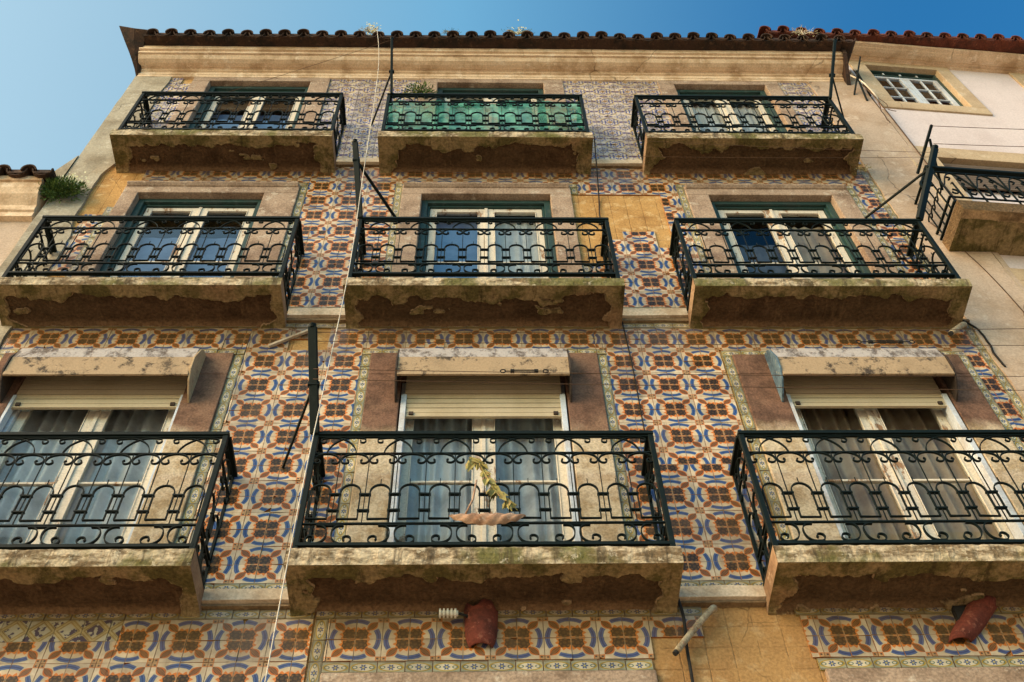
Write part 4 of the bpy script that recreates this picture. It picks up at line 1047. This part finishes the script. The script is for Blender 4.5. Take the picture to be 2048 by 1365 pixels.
def insulator(x, y, z, label):
    root = thing('insulator', label, 'insulator', (x, y, z)); mb = MB(); pts = []
    for i in range(5):
        mb.tube([(x-.045+i*.02, y, z), (x-.035+i*.02, y, z)], .026, 12); mb.tube([(x-.035+i*.02, y, z), (x-.025+i*.02, y, z)], .016, 12)
    loc_build(mb, 'ribbed_body', 'porcelain', root); mb = MB(); mb.tube([(x+.05, y, z), (x+.10, y+.02, z), (x+.11, 0, z)], .008, 6); loc_build(mb, 'bracket', 'cable', root)
insulator(-.16, -.08, 5.555, 'small ribbed white porcelain insulator beside the upright clay tile')
def stubpipe(pts, r, label):
    root = thing('pipe', label, 'pipe', pts[0]); mb = MB(); mb.tube(curve(pts, 5), r, 10); loc_build(mb, 'tube', 'pipe', root, smooth=True)
    mb = MB(); a, b = Vector(pts[-1]), Vector(pts[-2]); d = (a-b).normalized(); mb.tube([a, a+d*.02], r*.8, 10); loc_build(mb, 'end_stop', 'dark', root)
stubpipe([(1.26, -.04, 5.60), (1.24, -.07, 5.58), (1.12, -.07, 5.44), (1.01, -.07, 5.30)], .018, 'bent pale pipe slanting over the bare ochre patch')
stubpipe([(3.63, -.05, 8.34), (3.58, -.10, 8.28), (3.44, -.12, 8.14)], .022, 'short pale pipe under the right end of the second-storey balcony')
mb = MB(); mb.sweep([(-1.50, -.03, 8.10), (-1.19, -.03, 8.34)], [(-.010, -.01), (.010, -.01), (.010, .01), (-.010, .01)])
tag(mb.build('batten', 'shard', None, loc=(-1.3, 0, 8.2)), 'pale slanting batten along the small ochre patch above the left shutter', 'batten')
lamp = thing('wall_lamp', 'small black wall lamp at the right edge below the pink house balcony', 'lamp', (4.17, -.02, 8.50))
mb = MB(); mb.tube([(4.17, -.02, 8.52), (4.17, -.10, 8.55), (4.17, -.14, 8.50)], .010, 6); loc_build(mb, 'arm', 'cable', lamp)
mb = MB(); n = 12; pr = [(.012, 8.53), (.055, 8.49), (.060, 8.47), (.045, 8.40), (.030, 8.38)]
mb.add([(4.17+q*math.cos(2*PI*i/n), -.14+q*math.sin(2*PI*i/n), z) for q, z in pr for i in range(n)], [(j*n+i, j*n+(i+1) % n, (j+1)*n+(i+1) % n, (j+1)*n+i) for j in range(4) for i in range(n)] + [tuple(range(n))[::-1], tuple(range(4*n, 5*n))])
loc_build(mb, 'lamp_shade', 'cable', lamp)
# netting on the top middle balcony
mb = MB(); n = 60; m = 14; vs = []
for j in range(m+1):
    for i in range(n+1):
        x = -.885+1.90*i/n; z = 11.20+.86*j/m; vs.append((x, -.295+.014*math.sin(i*.55+j*.2)+.02*(fbm(i*.3, j*.4, 2)-.5), z - (.05*fbm(i*.2, 1, 5) if j == m else 0)))
mb.add(vs, [(j*(n+1)+i, j*(n+1)+i+1, (j+1)*(n+1)+i+1, (j+1)*(n+1)+i) for j in range(m) for i in range(n)])
tag(mb.build('netting', 'net', None, smooth=True, loc=(-.885, -.3, 11.2)), 'green shade netting tied behind the top middle balcony railing', 'netting')

# rag and dried leaves on the lowest middle railing
mb = MB(); n = 30; m = 8; vs = []
for j in range(m+1):
    for i in range(n+1):
        t = i/n; x = -.16+.42*t; env = math.sin(PI*min(1, t*1.0))**.6
        a = j/m*PI; vs.append((x, -.345-.030*env*math.sin(a)-.006*math.sin(i*1.3+j), 6.005+.028*env*math.cos(a)-.03*env*j/m-.015*math.sin(PI*t)+.008*fbm(i*.5, j*.7, 3)))
mb.add(vs, [(j*(n+1)+i, j*(n+1)+i+1, (j+1)*(n+1)+i+1, (j+1)*(n+1)+i) for j in range(m) for i in range(n)])
mb.tube([(-.07, -.35, 6.02), (-.03, -.345, 6.14), (-.01, -.345, 6.30)], .006, 5)
tag(mb.build('rag', 'rag', None, smooth=True, loc=(.05, -.34, 6.0)), 'limp brown rag draped over the rail of the lowest middle balcony', 'rag')
dl = thing('dried_plant', 'withered yellow-green leaves hanging from the lowest middle balcony railing', 'dried plant', (0, -.345, 6.45))
stem = curve([(-.05, -.345, 6.50), (.0, -.35, 6.46), (.045, -.35, 6.33), (.09, -.35, 6.22), (.16, -.35, 6.14), (.21, -.345, 6.09)])
mb = MB(); mb.tube(stem, .006, 5); loc_build(mb, 'stem', 'dryleaf', dl)
mb = MB()
for i in range(60):
    p = stem[int(rnd.random()**.8*(len(stem)-8))]; L = rnd.uniform(.05, .12); a = rnd.uniform(-2.4, -.6); d = Vector((math.cos(a)*.7+.2, rnd.uniform(-.25, .2), math.sin(a))).normalized(); s_ = d.cross(Vector((rnd.uniform(-.5, .5), 1, 0))).normalized()
    wd = rnd.uniform(.006, .022); q = p+d*L*.5+Vector((0, rnd.uniform(-.02, .02), 0))
    mb.add([p, q+s_*wd, p+d*L, q-s_*wd], [(0, 1, 2), (0, 2, 3)])
loc_build(mb, 'leaves', 'dryleaf', dl)

# ------------------------------------------------------------------ plants
def tuft(name, c, rad, n, L, label, mat='leaf', flower=0, droop=.3, stemmat=None, nst=10, fdir=None, w=.006):
    root = thing(name, label, 'plant', c); C = Vector(c); r = random.Random(int(abs(c[0])*997+n))
    sm = MB(); lm = MB(); fm = MB()
    for i in range(nst):
        d = Vector((r.uniform(-1, 1), r.uniform(-1, -.1), r.uniform(-.35, 1))).normalized(); e = C+Vector((d.x*rad[0], d.y*rad[1], d.z*rad[2]))
        sm.tube([C, C.lerp(e, .6)+Vector((0, -.01, .02)), e], .003, 5)
    for i in range(n):
        d = Vector((r.gauss(0, .5), r.gauss(-.25, .4), r.gauss(.1, .5)))
        if d.length > 1.15: d = d.normalized()*1.15
        if d.y > .1: d.y = -.1
        p = C+Vector((d.x*rad[0], d.y*rad[1], d.z*rad[2])); a = Vector((d.x+r.uniform(-.8, .8), d.y+r.uniform(-.8, .5), d.z+r.uniform(-.5, .8)-droop*0)).normalized()
        s_ = a.cross(Vector((r.uniform(-1, 1), r.uniform(-1, 1), r.uniform(-1, 1)))).normalized(); l = L*r.uniform(.5, 1.3)
        lm.add([p, p+a*l*.5+s_*w, p+a*l, p+a*l*.5-s_*w], [(0, 1, 2, 3)])
    for i in range(flower):
        fd = Vector(fdir or (.6, -.3, .8)); t = r.uniform(.35, 1.35); p = C+Vector((fd.x*rad[0]*t+r.gauss(0, .045), fd.y*rad[1]*t+r.gauss(0, .03), fd.z*rad[2]*t+r.gauss(0, .03)))
        q = r.uniform(.004, .009); fm.add([p+Vector((-q, 0, -q)), p+Vector((q, 0, -q)), p+Vector((q, -q, q)), p+Vector((-q, -q, q))], [(0, 1, 2, 3)])
    loc_build(sm, 'stems', stemmat or 'leaf', root); loc_build(lm, 'leaves', mat, root)
    if flower: loc_build(fm, 'flowers', 'blossom', root)
tuft('flowering_weed', (-3.70, -.06, 10.44), (.20, .10, .13), 1500, .05, 'bushy green weed with tiny white flowers growing on the left pilaster', flower=230, fdir=(.35, -.4, 1.1), nst=24)
tuft('fern', (-.62, -.04, 12.86), (.14, .10, .09), 330, .05, 'green weed sprouting under the cornice above the netted balcony', nst=12)
tuft('roof_weed', (-1.22, -.38, 13.84), (.11, .06, .13), 170, .035, 'dry straw-coloured weed on the roof edge beside the pale rope', 'straw', 60, stemmat='straw', nst=16, fdir=(0, 0, 1), w=.003)
tuft('roof_weed', (.45, -.38, 13.83), (.18, .06, .14), 110, .03, 'sparse grey-green weed on the roof edge near the middle', 'leaf', 30, stemmat='straw', nst=16, fdir=(0, 0, 1), w=.003)
tuft('roof_weed', (-.32, -.38, 13.82), (.11, .05, .06), 80, .03, 'tiny dark weed on the roof edge between the two larger weeds', 'leaf', 0, stemmat='straw', nst=8, w=.003)
tuft('wall_weed', (3.62, -.10, 10.88), (.08, .06, .05), 60, .035, 'small dry sprig at the right end of the top right balcony slab', 'straw', 0, stemmat='straw', nst=8, w=.003)
tuft('roof_weed', (3.72, -.40, 13.86), (.14, .05, .10), 60, .06, 'straggly dry stalks on the roof edge behind the top right pole', 'straw', 6, stemmat='rope', nst=14, fdir=(0, 0, 1), w=.003)

# ------------------------------------------------------------------ street
mb = MB(); mb.add([(-400, -400, 0), (400, -400, 0), (400, 400, 0), (-400, 400, 0)], [(0, 1, 2, 3)])
g = mb.build('street', 'street'); g['kind'] = 'structure'
